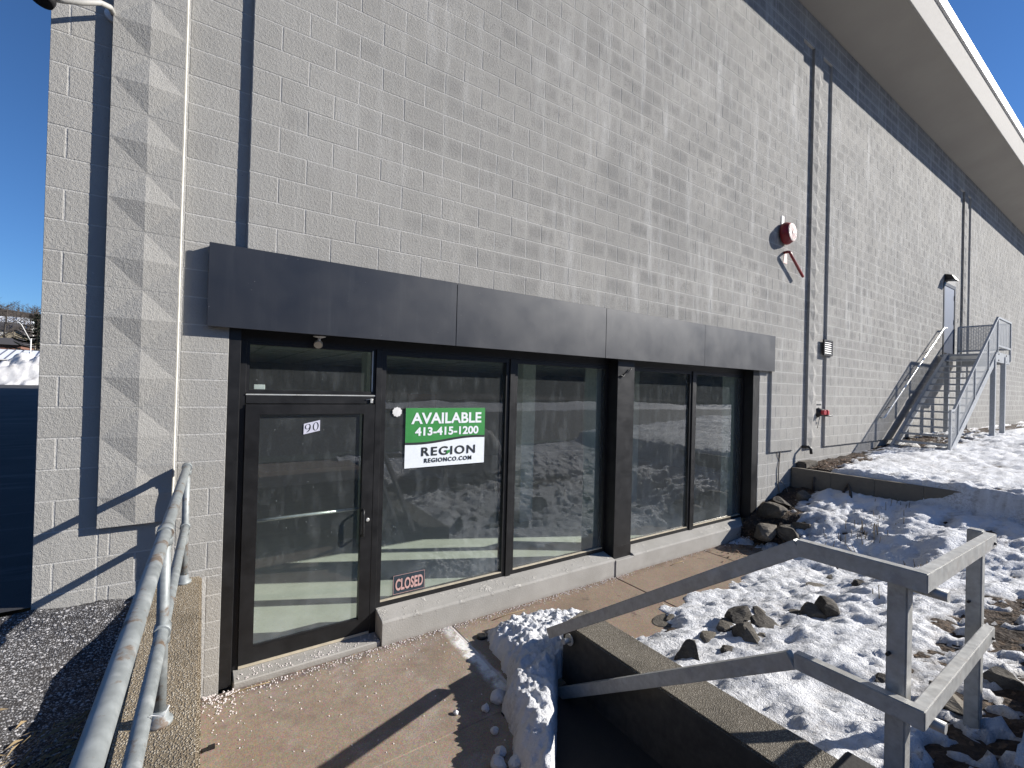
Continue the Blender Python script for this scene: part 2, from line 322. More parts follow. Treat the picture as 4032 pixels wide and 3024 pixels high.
# ------------------------------------------------------------------ mesh kit
class MB:
    def __init__(s): s.v = []; s.f = []; s.sm = []; s.mi = []
    def add(s, vs, fs, smooth=False, mi=0):
        o = len(s.v); s.v += [tuple(v) for v in vs]
        for f in fs: s.f.append([i+o for i in f]); s.sm.append(smooth); s.mi.append(mi)
        return s
    def box(s, x0, x1, y0, y1, z0, z1, mi=0):
        return s.add([(x0,y0,z0),(x1,y0,z0),(x1,y1,z0),(x0,y1,z0),(x0,y0,z1),(x1,y0,z1),(x1,y1,z1),(x0,y1,z1)],
                     [(0,3,2,1),(4,5,6,7),(0,1,5,4),(1,2,6,5),(2,3,7,6),(3,0,4,7)], False, mi)
    def hexa(s, p, mi=0):      # 8 points, bottom ring then top ring
        return s.add(p, [(0,3,2,1),(4,5,6,7),(0,1,5,4),(1,2,6,5),(2,3,7,6),(3,0,4,7)], False, mi)
    def bar(s, a, b, wy, wz, up=(0,0,1), mi=0):   # rectangular bar between two points
        a = Vector(a); b = Vector(b); d = (b-a).normalized(); u = Vector(up); sd = d.cross(u)
        if sd.length < 1e-4: sd = d.cross(Vector((1,0,0)))
        sd.normalize(); u = sd.cross(d); p = []
        for c in (a, b):
            for sy, sz in ((-1,-1),(1,-1),(1,1),(-1,1)): p.append(c + sd*sy*wy/2 + u*sz*wz/2)
        return s.add(p, [(0,3,2,1),(4,5,6,7),(0,1,5,4),(1,2,6,5),(2,3,7,6),(3,0,4,7)][0:6], False, mi)
    def tube(s, pts, r, n=10, cap=True, mi=0):
        pts = [Vector(p) for p in pts]; rr = r if isinstance(r, (list, tuple)) else [r]*len(pts)
        vs = []; prev = None
        for i, p in enumerate(pts):
            d = (pts[min(i+1, len(pts)-1)] - pts[max(i-1, 0)]).normalized()
            if prev is None:
                a = d.cross(Vector((0,0,1)))
                if a.length < .05: a = d.cross(Vector((1,0,0)))
            else: a = prev - d*prev.dot(d)
            a.normalize(); prev = a; b = d.cross(a)
            for k in range(n):
                t = 2*math.pi*k/n; vs.append(p + (a*math.cos(t)+b*math.sin(t))*rr[i])
        fs = []
        for i in range(len(pts)-1):
            for k in range(n): fs.append((i*n+k, i*n+(k+1)%n, (i+1)*n+(k+1)%n, (i+1)*n+k))
        s.add(vs, fs, True, mi)
        if cap:
            o = len(s.v)-len(vs); s.f.append([o+k for k in range(n)][::-1]); s.f.append([o+(len(pts)-1)*n+k for k in range(n)]); s.sm += [False, False]; s.mi += [mi, mi]
        return s
    def lathe(s, c, axis, prof, n=20, mi=0):     # profile (t along axis, radius)
        c = Vector(c); d = Vector(axis).normalized(); a = d.cross(Vector((0,0,1)))
        if a.length < .05: a = d.cross(Vector((1,0,0)))
        a.normalize(); b = d.cross(a); vs = []
        for t, r in prof:
            for k in range(n): q = 2*math.pi*k/n; vs.append(c + d*t + (a*math.cos(q)+b*math.sin(q))*r)
        fs = [(i*n+k, i*n+(k+1)%n, (i+1)*n+(k+1)%n, (i+1)*n+k) for i in range(len(prof)-1) for k in range(n)]
        s.add(vs, fs, True, mi); o = len(s.v)-len(vs)
        s.f.append([o+k for k in range(n)][::-1]); s.f.append([o+(len(prof)-1)*n+k for k in range(n)]); s.sm += [False]*2; s.mi += [mi]*2
        return s
    def ring(s, x0, x1, z0, z1, t, y0, y1, mi=0):  # rectangular frame in the XZ plane
        s.box(x0, x1, y0, y1, z0, z0+t, mi); s.box(x0, x1, y0, y1, z1-t, z1, mi)
        s.box(x0, x0+t, y0, y1, z0+t, z1-t, mi); return s.box(x1-t, x1, y0, y1, z0+t, z1-t, mi)
    def mesh(s, name, bevel=0, seg=1, recalc=True):
        me = bpy.data.meshes.new(name); me.from_pydata(s.v, [], s.f); me.polygons.foreach_set('use_smooth', s.sm); me.polygons.foreach_set('material_index', s.mi)
        bm = bmesh.new(); bm.from_mesh(me)
        if bevel:
            bmesh.ops.bevel(bm, geom=[e for e in bm.edges if len(e.link_faces) == 2 and e.calc_face_angle(0) > .5], offset=bevel, segments=seg, affect='EDGES', clamp_overlap=True)
        if recalc: bmesh.ops.recalc_face_normals(bm, faces=bm.faces)
        bm.to_mesh(me); bm.free()
        return me
    def build(s, name, mat, parent=None, bevel=0, seg=1, loc=None):
        me = s.mesh(name, bevel, seg, name != 'pane')
        for q in ([mat] if isinstance(mat, str) else mat): me.materials.append(MAT[q])
        return link(name, me, parent, loc)
def link(name, me, parent=None, loc=None):
    o = bpy.data.objects.new(name, me); COL.objects.link(o)
    if loc is not None: o.location = loc
    if parent is not None:
        o.parent = parent
        if loc is None or True: o.matrix_parent_inverse = Matrix.Translation(-wloc(parent))
    return o
def wloc(o):
    v = Vector(o.location)
    return v if o.parent is None else (o['_w'] if False else WL.get(o.name, v))
WL = {}
def empty(name, loc=(0,0,0)):
    o = bpy.data.objects.new(name, None); COL.objects.link(o); o.location = loc; o.empty_display_size = .2; return o
def tag(o, label, cat, group=None):
    o['label'] = label; o['category'] = cat
    if group: o['group'] = group
    return o
def struct(o): o['kind'] = 'structure'; return o
def stuff(o, label=None, cat=None):
    o['kind'] = 'stuff'
    if label: o['label'] = label; o['category'] = cat
    return o
def sheet(name, X, Y, Z, mat, smooth=True):       # heightfield from 2-D arrays
    ny, nx = X.shape; v = np.stack([X, Y, Z], -1).reshape(-1, 3)
    i = np.arange(ny*nx).reshape(ny, nx); f = np.stack([i[:-1,:-1], i[:-1,1:], i[1:,1:], i[1:,:-1]], -1).reshape(-1, 4)
    me = bpy.data.meshes.new(name); me.from_pydata(v.tolist(), [], f.tolist()); me.polygons.foreach_set('use_smooth', [smooth]*len(f))
    bm = bmesh.new(); bm.from_mesh(me)
    if sum(p.normal.z for p in list(bm.faces)[:50]) < 0: bmesh.ops.reverse_faces(bm, faces=bm.faces)
    bm.to_mesh(me); bm.free(); me.materials.append(MAT[mat]); return link(name, me)
def text_mesh(txt, size, x, y, z, bold=.0, sx=1., spacing=1., mat='sign_white', name='lettering', parent=None, depth=.0008, width=None):
    cu = bpy.data.curves.new('t', 'FONT'); cu.body = txt; cu.size = size; cu.align_x = 'CENTER'; cu.offset = bold; cu.extrude = depth; cu.space_character = spacing; cu.resolution_u = 4
    o = bpy.data.objects.new('t', cu); COL.objects.link(o); dg = bpy.context.evaluated_depsgraph_get(); dg.update()
    me = bpy.data.meshes.new_from_object(o.evaluated_get(dg)); bpy.data.objects.remove(o); bpy.data.curves.remove(cu)
    xs = [v.co.x for v in me.vertices]; k = sx if width is None else width/(max(xs)-min(xs)); mid = (max(xs)+min(xs))/2
    me.transform(Matrix(((k,0,0,x-mid*k),(0,0,-1,y),(0,1,0,z),(0,0,0,1)))); me.materials.clear(); me.materials.append(MAT[mat]); me.name = name
    return link(name, me, parent)

# ================================================================== SETTING
GZ = .88; WZ = .0
def terrain(x, y):
    x = np.asarray(x, float); y = np.asarray(y, float); d = -y
    zd = np.interp(d, [0, 1.10, 1.5, 1.9, 2.3, 2.8, 3.3, 4.2, 6, 12], [0, 0, .07, .16, .25, .33, .41, .60, .84, .95])
    zx = np.interp(x, [6.2, 6.8, 7.5, 8.6, 9.5], [0, .14, .46, .68, .7])
    lo = (zd**5 + zx**5 + 1e-12)**.2
    bowl = -.10*np.exp(-(((x-6.9)/1.2)**2+((y+1.7)/.5)**2))
    hi = np.interp(x, [8.7, 9.7, 11.6, 13.5, 15.4, 60], [1.03, 1.07, 1.14, 1.24, 1.38, 1.5]) + .012*np.clip(d-1.5, 0, 9)
    t = np.clip((x - 8.78)/.14, 0, 1); t = t*t*(3-2*t)
    return (lo+bowl)*(1-t) + np.maximum(hi, lo)*t
nx_ = np.concatenate([np.arange(1.88, 9.4, .032), np.arange(9.4, 20, .09), np.arange(20, 61, .7)])
ny_ = np.concatenate([np.arange(.035, -4.4, -.032), np.arange(-4.4, -5.61, -.2)])
GX, GY = np.meshgrid(nx_, ny_)
T0 = terrain(GX, GY)
soil = T0 + .05*fbm(GX, GY, 5, 4, 3, .65)
soil = np.where(-GY < 1.24, np.where(GX < 6.9, -.075, soil), soil)
soil = np.where((GX < 2.31) & (GY > -5), -.35, soil)
struct(sheet('garden_soil', GX, GY, soil, 'wet_soil'))
# snow: thickness over the soil, negative where bare
EX = [1.8, 2.93, 3.05, 3.3, 3.55, 3.72, 3.85, 4.3, 4.6, 5.1, 5.5, 6.0, 6.42, 6.62, 6.9, 7.2, 20]
EY = [-1.3, -1.15, -1.2, -1.24, -1.2, -1.03, -.92, -.88, -.95, -1.0, -.92, -.78, -.66, -.75, -.8, -.5, .4]
EX = [-.4518+(q+.4518)*1.0 for q in EX]; EY = [-4.078+(q+4.078)*1.0 for q in EY]
th = np.clip((np.interp(GX, EX, EY) - GY)*.26, -.08, .05)
th = th + .035*fbm(GX, GY, 1.1, 3, 21) + .055*fbm(GX, GY, 5.5, 4, 27, .6)
for cx, cy, rx, ry, am in ((5.1,-3.1,.75,.22,.13),(5.9,-3.25,1.2,.2,.11),(9.7,-.28,.8,.22,.16),(10.6,-.5,.45,.16,.1),(8.95,-.2,.25,.3,.14),(14.6,-.6,1.2,.42,.16),(15.8,-.9,.7,.35,.13),
        (2.7,-3.5,.8,.26,.3),(3.7,-3.75,1.3,.3,.3),(2.1,-3.3,.2,.2,.06),(6.9,-.5,.55,.35,.2),(8.2,-2.15,.12,.07,.12),(6.75,-2.2,.16,.1,.06),(4.05,-1.9,.2,.08,.04),(20,-.35,5,.35,.2),(27,-.45,8,.4,.2),(7.3,-1.3,.12,.06,.08),(12.5,-2.8,.12,.05,.08),(7.6,-2.6,.5,.05,.05)):
    th = th - am*np.exp(-(((GX-cx)/rx)**2 + ((GY-cy)/ry)**2))*np.clip(.55+1.5*fbm(GX, GY, 7, 4, int(cx*10), .65), 0, 2)
cups = np.abs(vnoise(GX*4.1+3*vnoise(GX*1.3, GY*1.3, 5), GY*8.5, 31))*.022 + np.abs(vnoise(GX*10.5, GY*15, 33))*.034
dr = .10*np.exp(-(((GX-7.1)/.9)**2+((GY+2.35)/.16)**2)) + .07*np.exp(-(((GX-5.9)/.5)**2+((GY+2.15)/.13)**2)) + .08*np.exp(-(((GX-8.0)/.6)**2+((GY+1.9)/.2)**2))
fine = np.where(GX < 9.4, .024*fbm(GX, GY, 13, 3, 41, .7), .03*fbm(GX, GY, 5, 2, 47))
snow = T0 + th + cups + dr + fine
snow = np.where((GY > -.02) & (GX < 7.5), -.3, snow)
snow = np.where((GX < 2.40) & (GY > -1.25), -.3, snow); snow = np.where((GX < 2.33) & (GY > -5), -.3, snow)
SC = sheet('snow_cover', GX, GY, snow, 'snow'); at_ = SC.data.attributes.new('thin', 'FLOAT', 'POINT'); at_.data.foreach_set('value', np.clip(1-(snow-soil)/.035, 0, 1).astype(np.float32).ravel())
stuff(SC, 'crusted white snow lying over the sloping bed right of the sidewalk', 'snow')

# wide ground around: left lot, forecourt behind the camera, road, far field
def ground_at(u, v):          # where the ray through a picture point meets the bed
    d = ray_dir(u, v); t = .5
    while t < 60:
        p = CAM + d*t
        if p.z < float(terrain(p.x, p.y)): break
        t += .01
    return p
def quad(name, x0, x1, y0, y1, z, mat, nx=1, ny=1, amp=0, f=.3, z2=None):
    X, Y = np.meshgrid(np.linspace(x0, x1, nx+1), np.linspace(y0, y1, ny+1))
    Z = np.full_like(X, z) + (0 if z2 is None else (z2-z)*(Y-y0)/(y1-y0)) + amp*fbm(X, Y, f, 4, 3)
    return sheet(name, X, Y, Z, mat)
struct(quad('lot_pavement', -300, -1.30, .04, 46, GZ+.02, 'asphalt', 30, 46, z2=GZ+.42))
struct(quad('road', -300, -1.30, 46, 400, GZ+.42, 'asphalt', 10, 20, z2=GZ+3.2))
def verge_z(x, y):
    a = np.clip((np.asarray(x)+1.5)/.5, 0, 1); b = np.clip((-.1-np.asarray(y))/.5, 0, 1)
    return GZ-.02 - .17*a*a*(3-2*a)*b*b*(3-2*b) + .04*fbm(x, y, 6, 4, 3)
VX, VY = np.meshgrid(np.linspace(-1.9, -.70, 70), np.linspace(-5.6, .05, 330)); struct(sheet('verge_ground', VX, VY, verge_z(VX, VY), 'gravel_ground'))
struct(quad('forecourt', -300, -1.88, -5.6, .06, GZ, 'asphalt', 60, 20, .01, .5))
struct(quad('landing_paving', -.72, 2.1, -5.6, -3.4, WZ+.774, 'sidewalk_concrete', 8, 30))
struct(quad('approach_road', -300, 300, -19, -5.55, GZ+.03, 'asphalt', 80, 14, .05, .3))
stuff(quad('snow_field', -300, 300, -30, -18.8, GZ+.08, 'dirty_snow', 260, 24, .7, .16), 'snowy field across the road, seen mirrored in the shop windows', 'snow')
struct(quad('far_ground', -900, 900, -900, -29.8, GZ+.4, 'winter_woods', 12, 8))

# sidewalk slabs, front step level z = 0
walk = struct(MB().box(-.42, 7.5, -1.25, .2, -.45, -.075).build('sidewalk', 'sill_concrete'))
WLK = [(-.415, 1.634, -1.272, .0), (-.415, 1.415, -2.70, -1.29), (1.655, 3.945, -1.27, .0), (3.957, 5.86, -1.27, .0), (5.872, 7.45, -1.27, .0)]
for x0, x1, y0, y1 in WLK:
    MB().box(x0, x1, y0, y1+.02, WZ-.1, WZ).build('paving_slab', 'sidewalk_concrete', walk, .006)
MB().box(1.634, 1.655, -1.27, .02, WZ-.1, WZ-.004).build('joint_filler', 'salt', walk)
MB().box(1.42, 2.06, -2.7, -1.275, -.1, -.004).build('shade_apron', 'shade_black_concrete', walk)  # dark slab standing in for the shade beside the cheek wall
steps = tag(empty('concrete_steps', (.65, -2.6, 0)), 'concrete steps climbing from the shop walk to the upper landing', 'steps')
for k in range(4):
    MB().box(-.415, 2.02, -2.62-.20*k-.30-(0 if k < 3 else .6), -2.62-.20*k, -.2 if k == 0 else WZ+.194*k-.02, WZ+.194*(k+1)+(.003 if k == 3 else 0)).build('step', 'shade_black_concrete', steps, .012)  # near-black treads stand in for shade

# ================================================================== BUILDING
bld = tag(empty('commercial_building', (0, 0, 0)), 'long grey painted concrete block building with black storefront and wide eave', 'building')
# backing walls = mortar plane; panel plane y=0, base plane y=.04
fw = MB()
Bp, Bb = .0021, .0421
fw.box(-1.327, -.30, Bb, .30, -.3, 9.64); fw.box(-.30, 7.45, Bb, .375, 2.96, 9.64); fw.box(7.45, 60, Bb, .30, -.3, 9.64)
PAN = [(-.203, 8.68), (9.91, 19.20), (20.47, 44.)]
for a, b in PAN: fw.box(a+.003, b-.003, Bp, Bb-.0005, 1.368, 9.05) if a > 0 else (fw.box(a+.003, b-.003, Bp, Bb-.0005, 3.30, 9.05), fw.box(7.783, b-.003, Bp, Bb-.0005, 1.368, 3.2995))
fw.box(-1.327, 60, Bp, Bb-.001, 9.053, 9.64)
FW = fw.build('front_wall', 'mortar_paint', bld)
# ---- blocks
BW, BH, J = .4064, .2032, .0048
pieces = []
def lay(x0, x1, z0, z1, y, off=0., holes=(), modes=None):
    k0 = math.floor((z0-3.6)/BH+1e-6)-1; k1 = math.ceil((z1-3.6)/BH)
    for k in range(k0, k1+1):
        a = max(z0, 3.6+k*BH); b = min(z1, 3.6+(k+1)*BH)
        if b-a < .03: continue
        # row k sits between joint k and k+1; rows below an even joint carry joints on whole blocks
        sh = off + (0 if (k+1) % 2 == 0 else .5)*BW
        cuts = modes(k) if modes else None
        if cuts is None:
            n0 = math.floor((x0-sh)/BW); cuts = [sh+BW*n for n in range(n0, n0+int((x1-x0)/BW)+3)]
        cuts = sorted(set([x0, x1]+[c for c in cuts if x0+.03 < c < x1-.03]))
        for u, v in zip(cuts[:-1], cuts[1:]):
            seg = [(u, v)]
            for hx0, hx1, hz0, hz1 in holes:
                if a < hz1-.02 and b > hz0+.02:
                    ns = []
                    for p, q in seg:
                        if q <= hx0 or p >= hx1: ns.append((p, q)); continue
                        if p < hx0-.03: ns.append((p, hx0))
                        if q > hx1+.03: ns.append((hx1, q))
                    seg = ns
            for p, q in seg: pieces.append((p, q, a, b, y))
lay(-.203, 8.68, 1.365, 9.05, 0, 0, [(-1, 7.78, 0, 3.30)])
lay(9.91, 19.20, 1.365, 9.05, 0, 9.91-24.5*BW, [(17.60, 18.82, 3.5, 5.86)])
lay(20.47, 44, 1.365, 9.05, 0, 20.47-50.5*BW)
lay(-1.333, -1.02, .60, 9.05, .04, modes=lambda k: [-1.237] if k % 2 else [])
lay(-1.02, -.60, .60, 1.365, .04, modes=lambda k: [-.82 if k % 2 else -.96])
lay(-.60, -.203, .90, 9.05, .04, modes=lambda k: [] if k > -11 else ([-.40] if k % 2 else []), holes=[(-.296, 1, 0, 2.95)])
lay(-.40, -.296, -.05, .90, .04, modes=lambda k: [])
lay(7.45, 7.78, .15, 3.30, .04, modes=lambda k: [7.6] if k % 2 else [])
lay(7.78, 44, .15, 1.365, .04, 0)
lay(8.68, 9.12, 1.365, 9.05, .04, modes=lambda k: [8.9] if k % 2 else [])
lay(9.48, 9.91, 1.365, 9.05, .04, modes=lambda k: [])
lay(19.20, 20.47, 1.365, 9.05, .04, 19.2)
lay(-1.333, 44, 9.056, 9.64, 0, 0)
def block_geo(w_, h_, ch=.0018):
    a, b = w_/2, h_/2; t = .009
    v = [(-a,t,-b),(a,t,-b),(a,t,b),(-a,t,b),(-a,ch,-b),(a,ch,-b),(a,ch,b),(-a,ch,b),(-a+ch,0,-b+ch),(a-ch,0,-b+ch),(a-ch,0,b-ch),(-a+ch,0,b-ch)]
    f = [(8,9,10,11)] + [(0+k,(k+1)%4,4+(k+1)%4,4+k) for k in range(4)] + [(4+k,4+(k+1)%4,8+(k+1)%4,8+k) for k in range(4)]
    return v, f
cache = {}; info = []
for (x0, x1, z0, z1, y) in pieces:
    cx, cz = (x0+x1)/2, (z0+z1)/2; w_, h_ = x1-x0-2*J, z1-z0-2*J
    pr = [project(px, y, pz) for px, pz in ((x0, z0), (x1, z0), (x1, z1), (x0, z1))]; area = 0; vis = False
    if all(pr):
        area = abs(sum(pr[i][0]*pr[(i+1)%4][1]-pr[(i+1)%4][0]*pr[i][1] for i in range(4)))/2
        vis = any(0 < p[0] < 1024 and 0 < p[1] < 768 for p in pr)
    info.append((area if vis else -1, cx, cz, w_, h_, y))
info.sort(key=lambda t: -t[0]); rest = MB()
for i, (ar, cx, cz, w_, h_, y) in enumerate(info):
    jy = y + random.uniform(-.0006, .0008)
    if i < 295:
        key = (round(w_, 3), round(h_, 3))
        if key not in cache:
            v, f = block_geo(*key); me = bpy.data.meshes.new('concrete_block'); me.from_pydata(v, [], f)
            bm = bmesh.new(); bm.from_mesh(me); bmesh.ops.recalc_face_normals(bm, faces=bm.faces)
            if [q for q in bm.faces if len(q.verts) == 4][0].normal.y > 0: bmesh.ops.reverse_faces(bm, faces=bm.faces)
            bm.to_mesh(me); bm.free(); me.materials.append(MAT['block_paint']); cache[key] = me
        link('concrete_block', cache[key], FW, (cx, jy, cz))
    else:
        v, f = block_geo(w_, h_); rest.add([(a+cx, b+jy, c+cz) for a, b, c in v], f)
me = bpy.data.meshes.new('concrete_block_courses'); me.from_pydata(rest.v, [], rest.f); me.materials.append(MAT['block_paint'])
bm = bmesh.new(); bm.from_mesh(me); bmesh.ops.recalc_face_normals(bm, faces=bm.faces); bm.to_mesh(me); bm.free()
stuff(link('concrete_block_courses', me, FW))
# ---- pilasters of raised diamond blocks
def diamond_mesh(w_, h_):      # two courses: apex in the middle, flat corner triangles
    a, b, r = w_/2-.001, h_/2-.0022, -.024; t = .05
    v = [(0,r,0),(0,0,b),(a,0,0),(0,0,-b),(-a,0,0),(a,0,b),(a,0,-b),(-a,0,-b),(-a,0,b),(a,t,b),(a,t,-b),(-a,t,-b),(-a,t,b)]
    f = [(0,1,2),(0,2,3),(0,3,4),(0,4,1),(1,5,2),(2,6,3),(3,7,4),(4,8,1),(5,6,10,9),(6,7,11,10),(7,8,12,11),(8,5,9,12)]
    f[8:] = [(5,9,10,6,2),(6,10,11,7,3),(7,11,12,8,4),(8,12,9,5,1)]
    me = bpy.data.meshes.new('diamond_block'); me.from_pydata(v, [], f); bm = bmesh.new(); bm.from_mesh(me); bmesh.ops.recalc_face_normals(bm, faces=bm.faces); bm.to_mesh(me); bm.free()
    me.materials.append(MAT['block_paint']); return me
for (a, b, pale_bead) in ((-1.02, -.62, True), (9.12, 9.48, False), (19.66, 20.04, False)):
    pil = MB().box(a+.004, b-.004, -.006, .039, 1.367, 9.05).build('pilaster', 'mortar_paint', bld)
    dm = diamond_mesh(b-a, 2*BH)
    for k in range(-10, 27, 2):
        if a < 0 and k > 8: break
        link('diamond_block', dm, pil, ((a+b)/2, -.008, 3.6+k*BH))
    if pale_bead:  # pale bead down the right edge of the first strip
        pts = []; cb = MB(); zz = np.arange(1.37, 6.0, .05)
        cb.tube([(b+.004+.0015*vnoise(q*9, 0, 2), .02+.002*vnoise(q*7, 3, 1), q) for q in zz], .0065, 6).build('edge_bead', 'pale_bead', pil)
# ---- eave
roof = MB().box(-1.33, 60, .005, 38, 9.66, 10.25).build('roof', 'fascia_concrete', bld)
MB().hexa([(-1.9,-1.03,9.92),(60,-1.03,9.92),(60,.0,9.648),(-1.9,.0,9.648),(-1.9,-1.03,10.0),(60,-1.03,10.0),(60,.0,10.),(-1.9,.0,10.)]).build('soffit', 'soffit_paint', roof)
MB().box(-1.9, 60, -1.065, -1.032, 9.91, 10.645).build('fascia_board', 'fascia_concrete', roof, .006)
MB().box(-1.9, 60, -1.11, -.96, 10.647, 10.93).build('coping', 'coping_white', roof, .01)
MB().box(-1.327, -1.05, .31, 38, -.3, 9.64).build('side_wall', 'mortar_paint', bld)
MB().box(-1.327, 60, 37.7, 38, -.3, 9.64).build('rear_wall', 'mortar_paint', bld)
# ---- sign band
band = MB().box(-.44, 7.805, -.02, .215, 2.80, 3.385).build('sign_band', 'black_alu', bld)
for a, b in ((-.443, 1.596), (1.602, 3.664), (3.670, 5.736), (5.7385, 7.812)):
    MB().box(a, b, -.032, -.021, 2.779, 3.399).build('band_panel', 'band_metal', band, .0015)
MB().box(-.443, -.441, -.02, .045, 2.79, 3.38).build('end_flashing', 'band_metal', band)
# ---- storefront frame
FY0, FY1 = .20, .30
MB().box(-.30, 7.45, FY0, FY1, 2.705, 2.95).build('head_frame', 'black_alu', bld)
MB().box(-.298, -.219, .046, FY1, .012, 2.80).build('jamb', 'black_alu', bld, .002)
MB().box(-.217, -.168, FY0, FY1, .04, 2.704).build('jamb', 'black_alu', bld, .002)
MB().box(7.262, 7.449, .046, FY1, .25, 2.80).build('jamb', 'black_alu', bld, .002)
col_ = MB().box(3.978, 4.296, .046, FY1, .205, 2.80).build('column', 'black_alu', bld, .003)
MB().box(3.976, 4.298, .0435, .0455, .205, .36).build('kick_plate', 'black_alu', col_)
for a, b in ((.888, .945), (2.405, 2.470), (5.785, 5.858)):
    MB().box(a, b, FY0-.012, FY1, .048 if a < 1 else .255, 2.704).build('mullion', 'black_alu', bld, .002)
WZ0, WZ1 = .335, 2.70
for a, b in ((.946, 2.404), (2.471, 3.977), (4.297, 5.784), (5.859, 7.261)):
    wn = MB().ring(a, b, .262, WZ1+.003, .045, FY0+.005, FY1-.01).build('window', 'black_alu', bld)
    MB().add([(a+.04,.236,.30),(b-.04,.236,.30),(b-.04,.236,WZ1-.035),(a+.04,.236,WZ1-.035)], [(0,1,2,3)]).build('pane', 'window_glass', wn)
    MB().box(a+.045, b-.045, .205, .23, .3075, .318).build('glazing_bead', 'threshold_alu', wn)
tb = MB().box(-.167, .887, FY0-.004, FY1, 2.196, 2.285).build('transom_bar', 'black_alu', bld, .002)
MB().box(-.167, .887, FY0-.008, FY0-.005, 2.266, 2.276).build('drip_edge', 'bare_alu', tb)
tw = MB().ring(-.167, .887, 2.286, 2.704, .022, FY0+.008, FY1-.01).build('transom_window', 'black_alu', bld)
MB().add([(-.147,.236,2.30),(.867,.236,2.30),(.867,.236,2.69),(-.147,.236,2.69)], [(0,1,2,3)]).build('pane', 'window_glass', tw)
MB().box(.855, .862, .206, .23, 2.31, 2.69).build('glazing_bead', 'bare_alu', tw)
# door leaf
door = MB()
door.box(-.165, -.062, .19, .25, .075, 2.19); door.box(.785, .886, .19, .25, .075, 2.19); door.box(-.062, .785, .19, .25, 2.105, 2.19); door.box(-.062, .785, .19, .25, .075, .2)
DOOR = door.build('door', 'black_alu', bld)
MB().add([(-.07,.220,.19),(.795,.220,.19),(.795,.220,2.115),(-.07,.220,2.115)], [(0,1,2,3)]).build('pane', 'window_glass', DOOR)
MB().box(-.06, .783, .196, .214, .2005, .212).build('glazing_bead', 'black_plastic', DOOR)
MB().box(-.163, .884, .186, .2, .052, .074).build('door_sweep', 'threshold_alu', DOOR)
MB().tube([(.80,.19,1.215),(.795,.14,1.21),(.792,.135,1.18),(.792,.135,1.01),(.795,.14,.985),(.80,.19,.98)], .0105, 10).build('pull_handle', 'black_plastic', DOOR)
MB().lathe((.845,.19,1.117), (0,-1,0), [(0,.017),(.008,.017),(.011,.013)], 16).build('lock_cylinder', 'bare_alu', DOOR)
MB().tube([(-.10,.30,1.205),(.82,.30,1.201)], .0135, 10).build('push_bar', 'bare_alu', DOOR)
MB().box(-.166, -.15, .18, .19, .1, 2.17).build('hinge_cover', 'black_alu', DOOR)
# sills
def sill(x0, x1, chamfer=0, name='window_sill'):
    pr = [(.0, -.15), (.0, .205), (.012, .222), (.195, .262), (.30, .262), (.30, -.15)]
    m_ = MB(); n = len(pr); v = []
    for x, e in ((x0, 0), (x1, chamfer)):
        for y, z in pr: v.append((x - (e*(1-min(1, y/.2)) if e else 0) , y, z))
    m_.add(v, [tuple(range(n))[::-1], tuple(range(n, 2*n))] + [(i, (i+1)%n, n+(i+1)%n, n+i) for i in range(n)])
    return m_.build(name, 'sill_concrete', bld, .004)
sill(.948, 3.962); sill(4.312, 7.24, .30)
MB().box(3.967, 4.307, -.012, .28, -.15, .204).build('column_base', 'sill_concrete', bld, .006)
MB().hexa([(-.205,.02,-.15),(.945,.02,-.15),(.945,.38,-.15),(-.205,.38,-.15),(-.205,.02,.045),(.945,.02,.045),(.945,.38,.052),(-.205,.38,.052)]).build('threshold', 'sill_concrete', bld, .008)
# interior
MB().box(-1.0, 12.0, .38, 9.2, -.05, .03).build('room_floor', 'interior_floor', bld)
MB().box(-1.0, 12.0, 9.2, 9.3, 0, 3.1).build('room_back_wall', 'interior_dark', bld)
MB().box(11.9, 12.0, .31, 9.2, .031, 3.1).build('room_side_wall', 'interior_grey', bld); MB().box(-1.04, -.94, .31, 9.2, .031, 3.1).build('room_side_wall', 'interior_grey', bld)
ceil = MB().box(-1.0, 12.0, .39, 9.2, 2.86, 2.95).build('room_ceiling', 'ceiling_white', bld)
g_ = MB()
for k in range(20): g_.box(-1+.61*k, -.975+.61*k, .302, 9.1, 2.852, 2.86)
for k in range(14): g_.box(-1, 11.9, .5+.61*k, .525+.61*k, 2.8535, 2.8595)
g_.build('ceiling_grid', 'interior_grey', ceil)
MB().box(.30, .62, .75, 1.95, 2.82, 2.851).build('ceiling_light', 'white_paint', ceil)
for x in (1.45, 4.15, 6.9): MB().box(x, x+.28, 2.4, 2.68, .031, 2.85).build('interior_column', 'interior_grey', bld, .01)
MB().box(4.7, 5.6, 9.1, 9.19, .031, 2.1).build('interior_door', 'wood_brown', bld)
for x0, x1 in ((7.27, 7.42), (3.93, 4.28)): MB().box(x0, x1, .38, .6, .031, 2.85).build('interior_return', 'interior_grey', bld)

# steel door at the head of the stair
sd = MB().box(17.71, 18.71, .0, .05, 3.72, 5.76).build('steel_door', 'door_blue_grey', bld, .004)
MB().ring(17.60, 18.82, 3.66, 5.86, .10, -.012, .06).build('door_frame', 'black_alu', sd)
for z in (4.0, 4.75, 5.5): MB().box(18.69, 18.73, -.02, .0, z-.07, z+.07).build('hinge', 'black_plastic', sd)

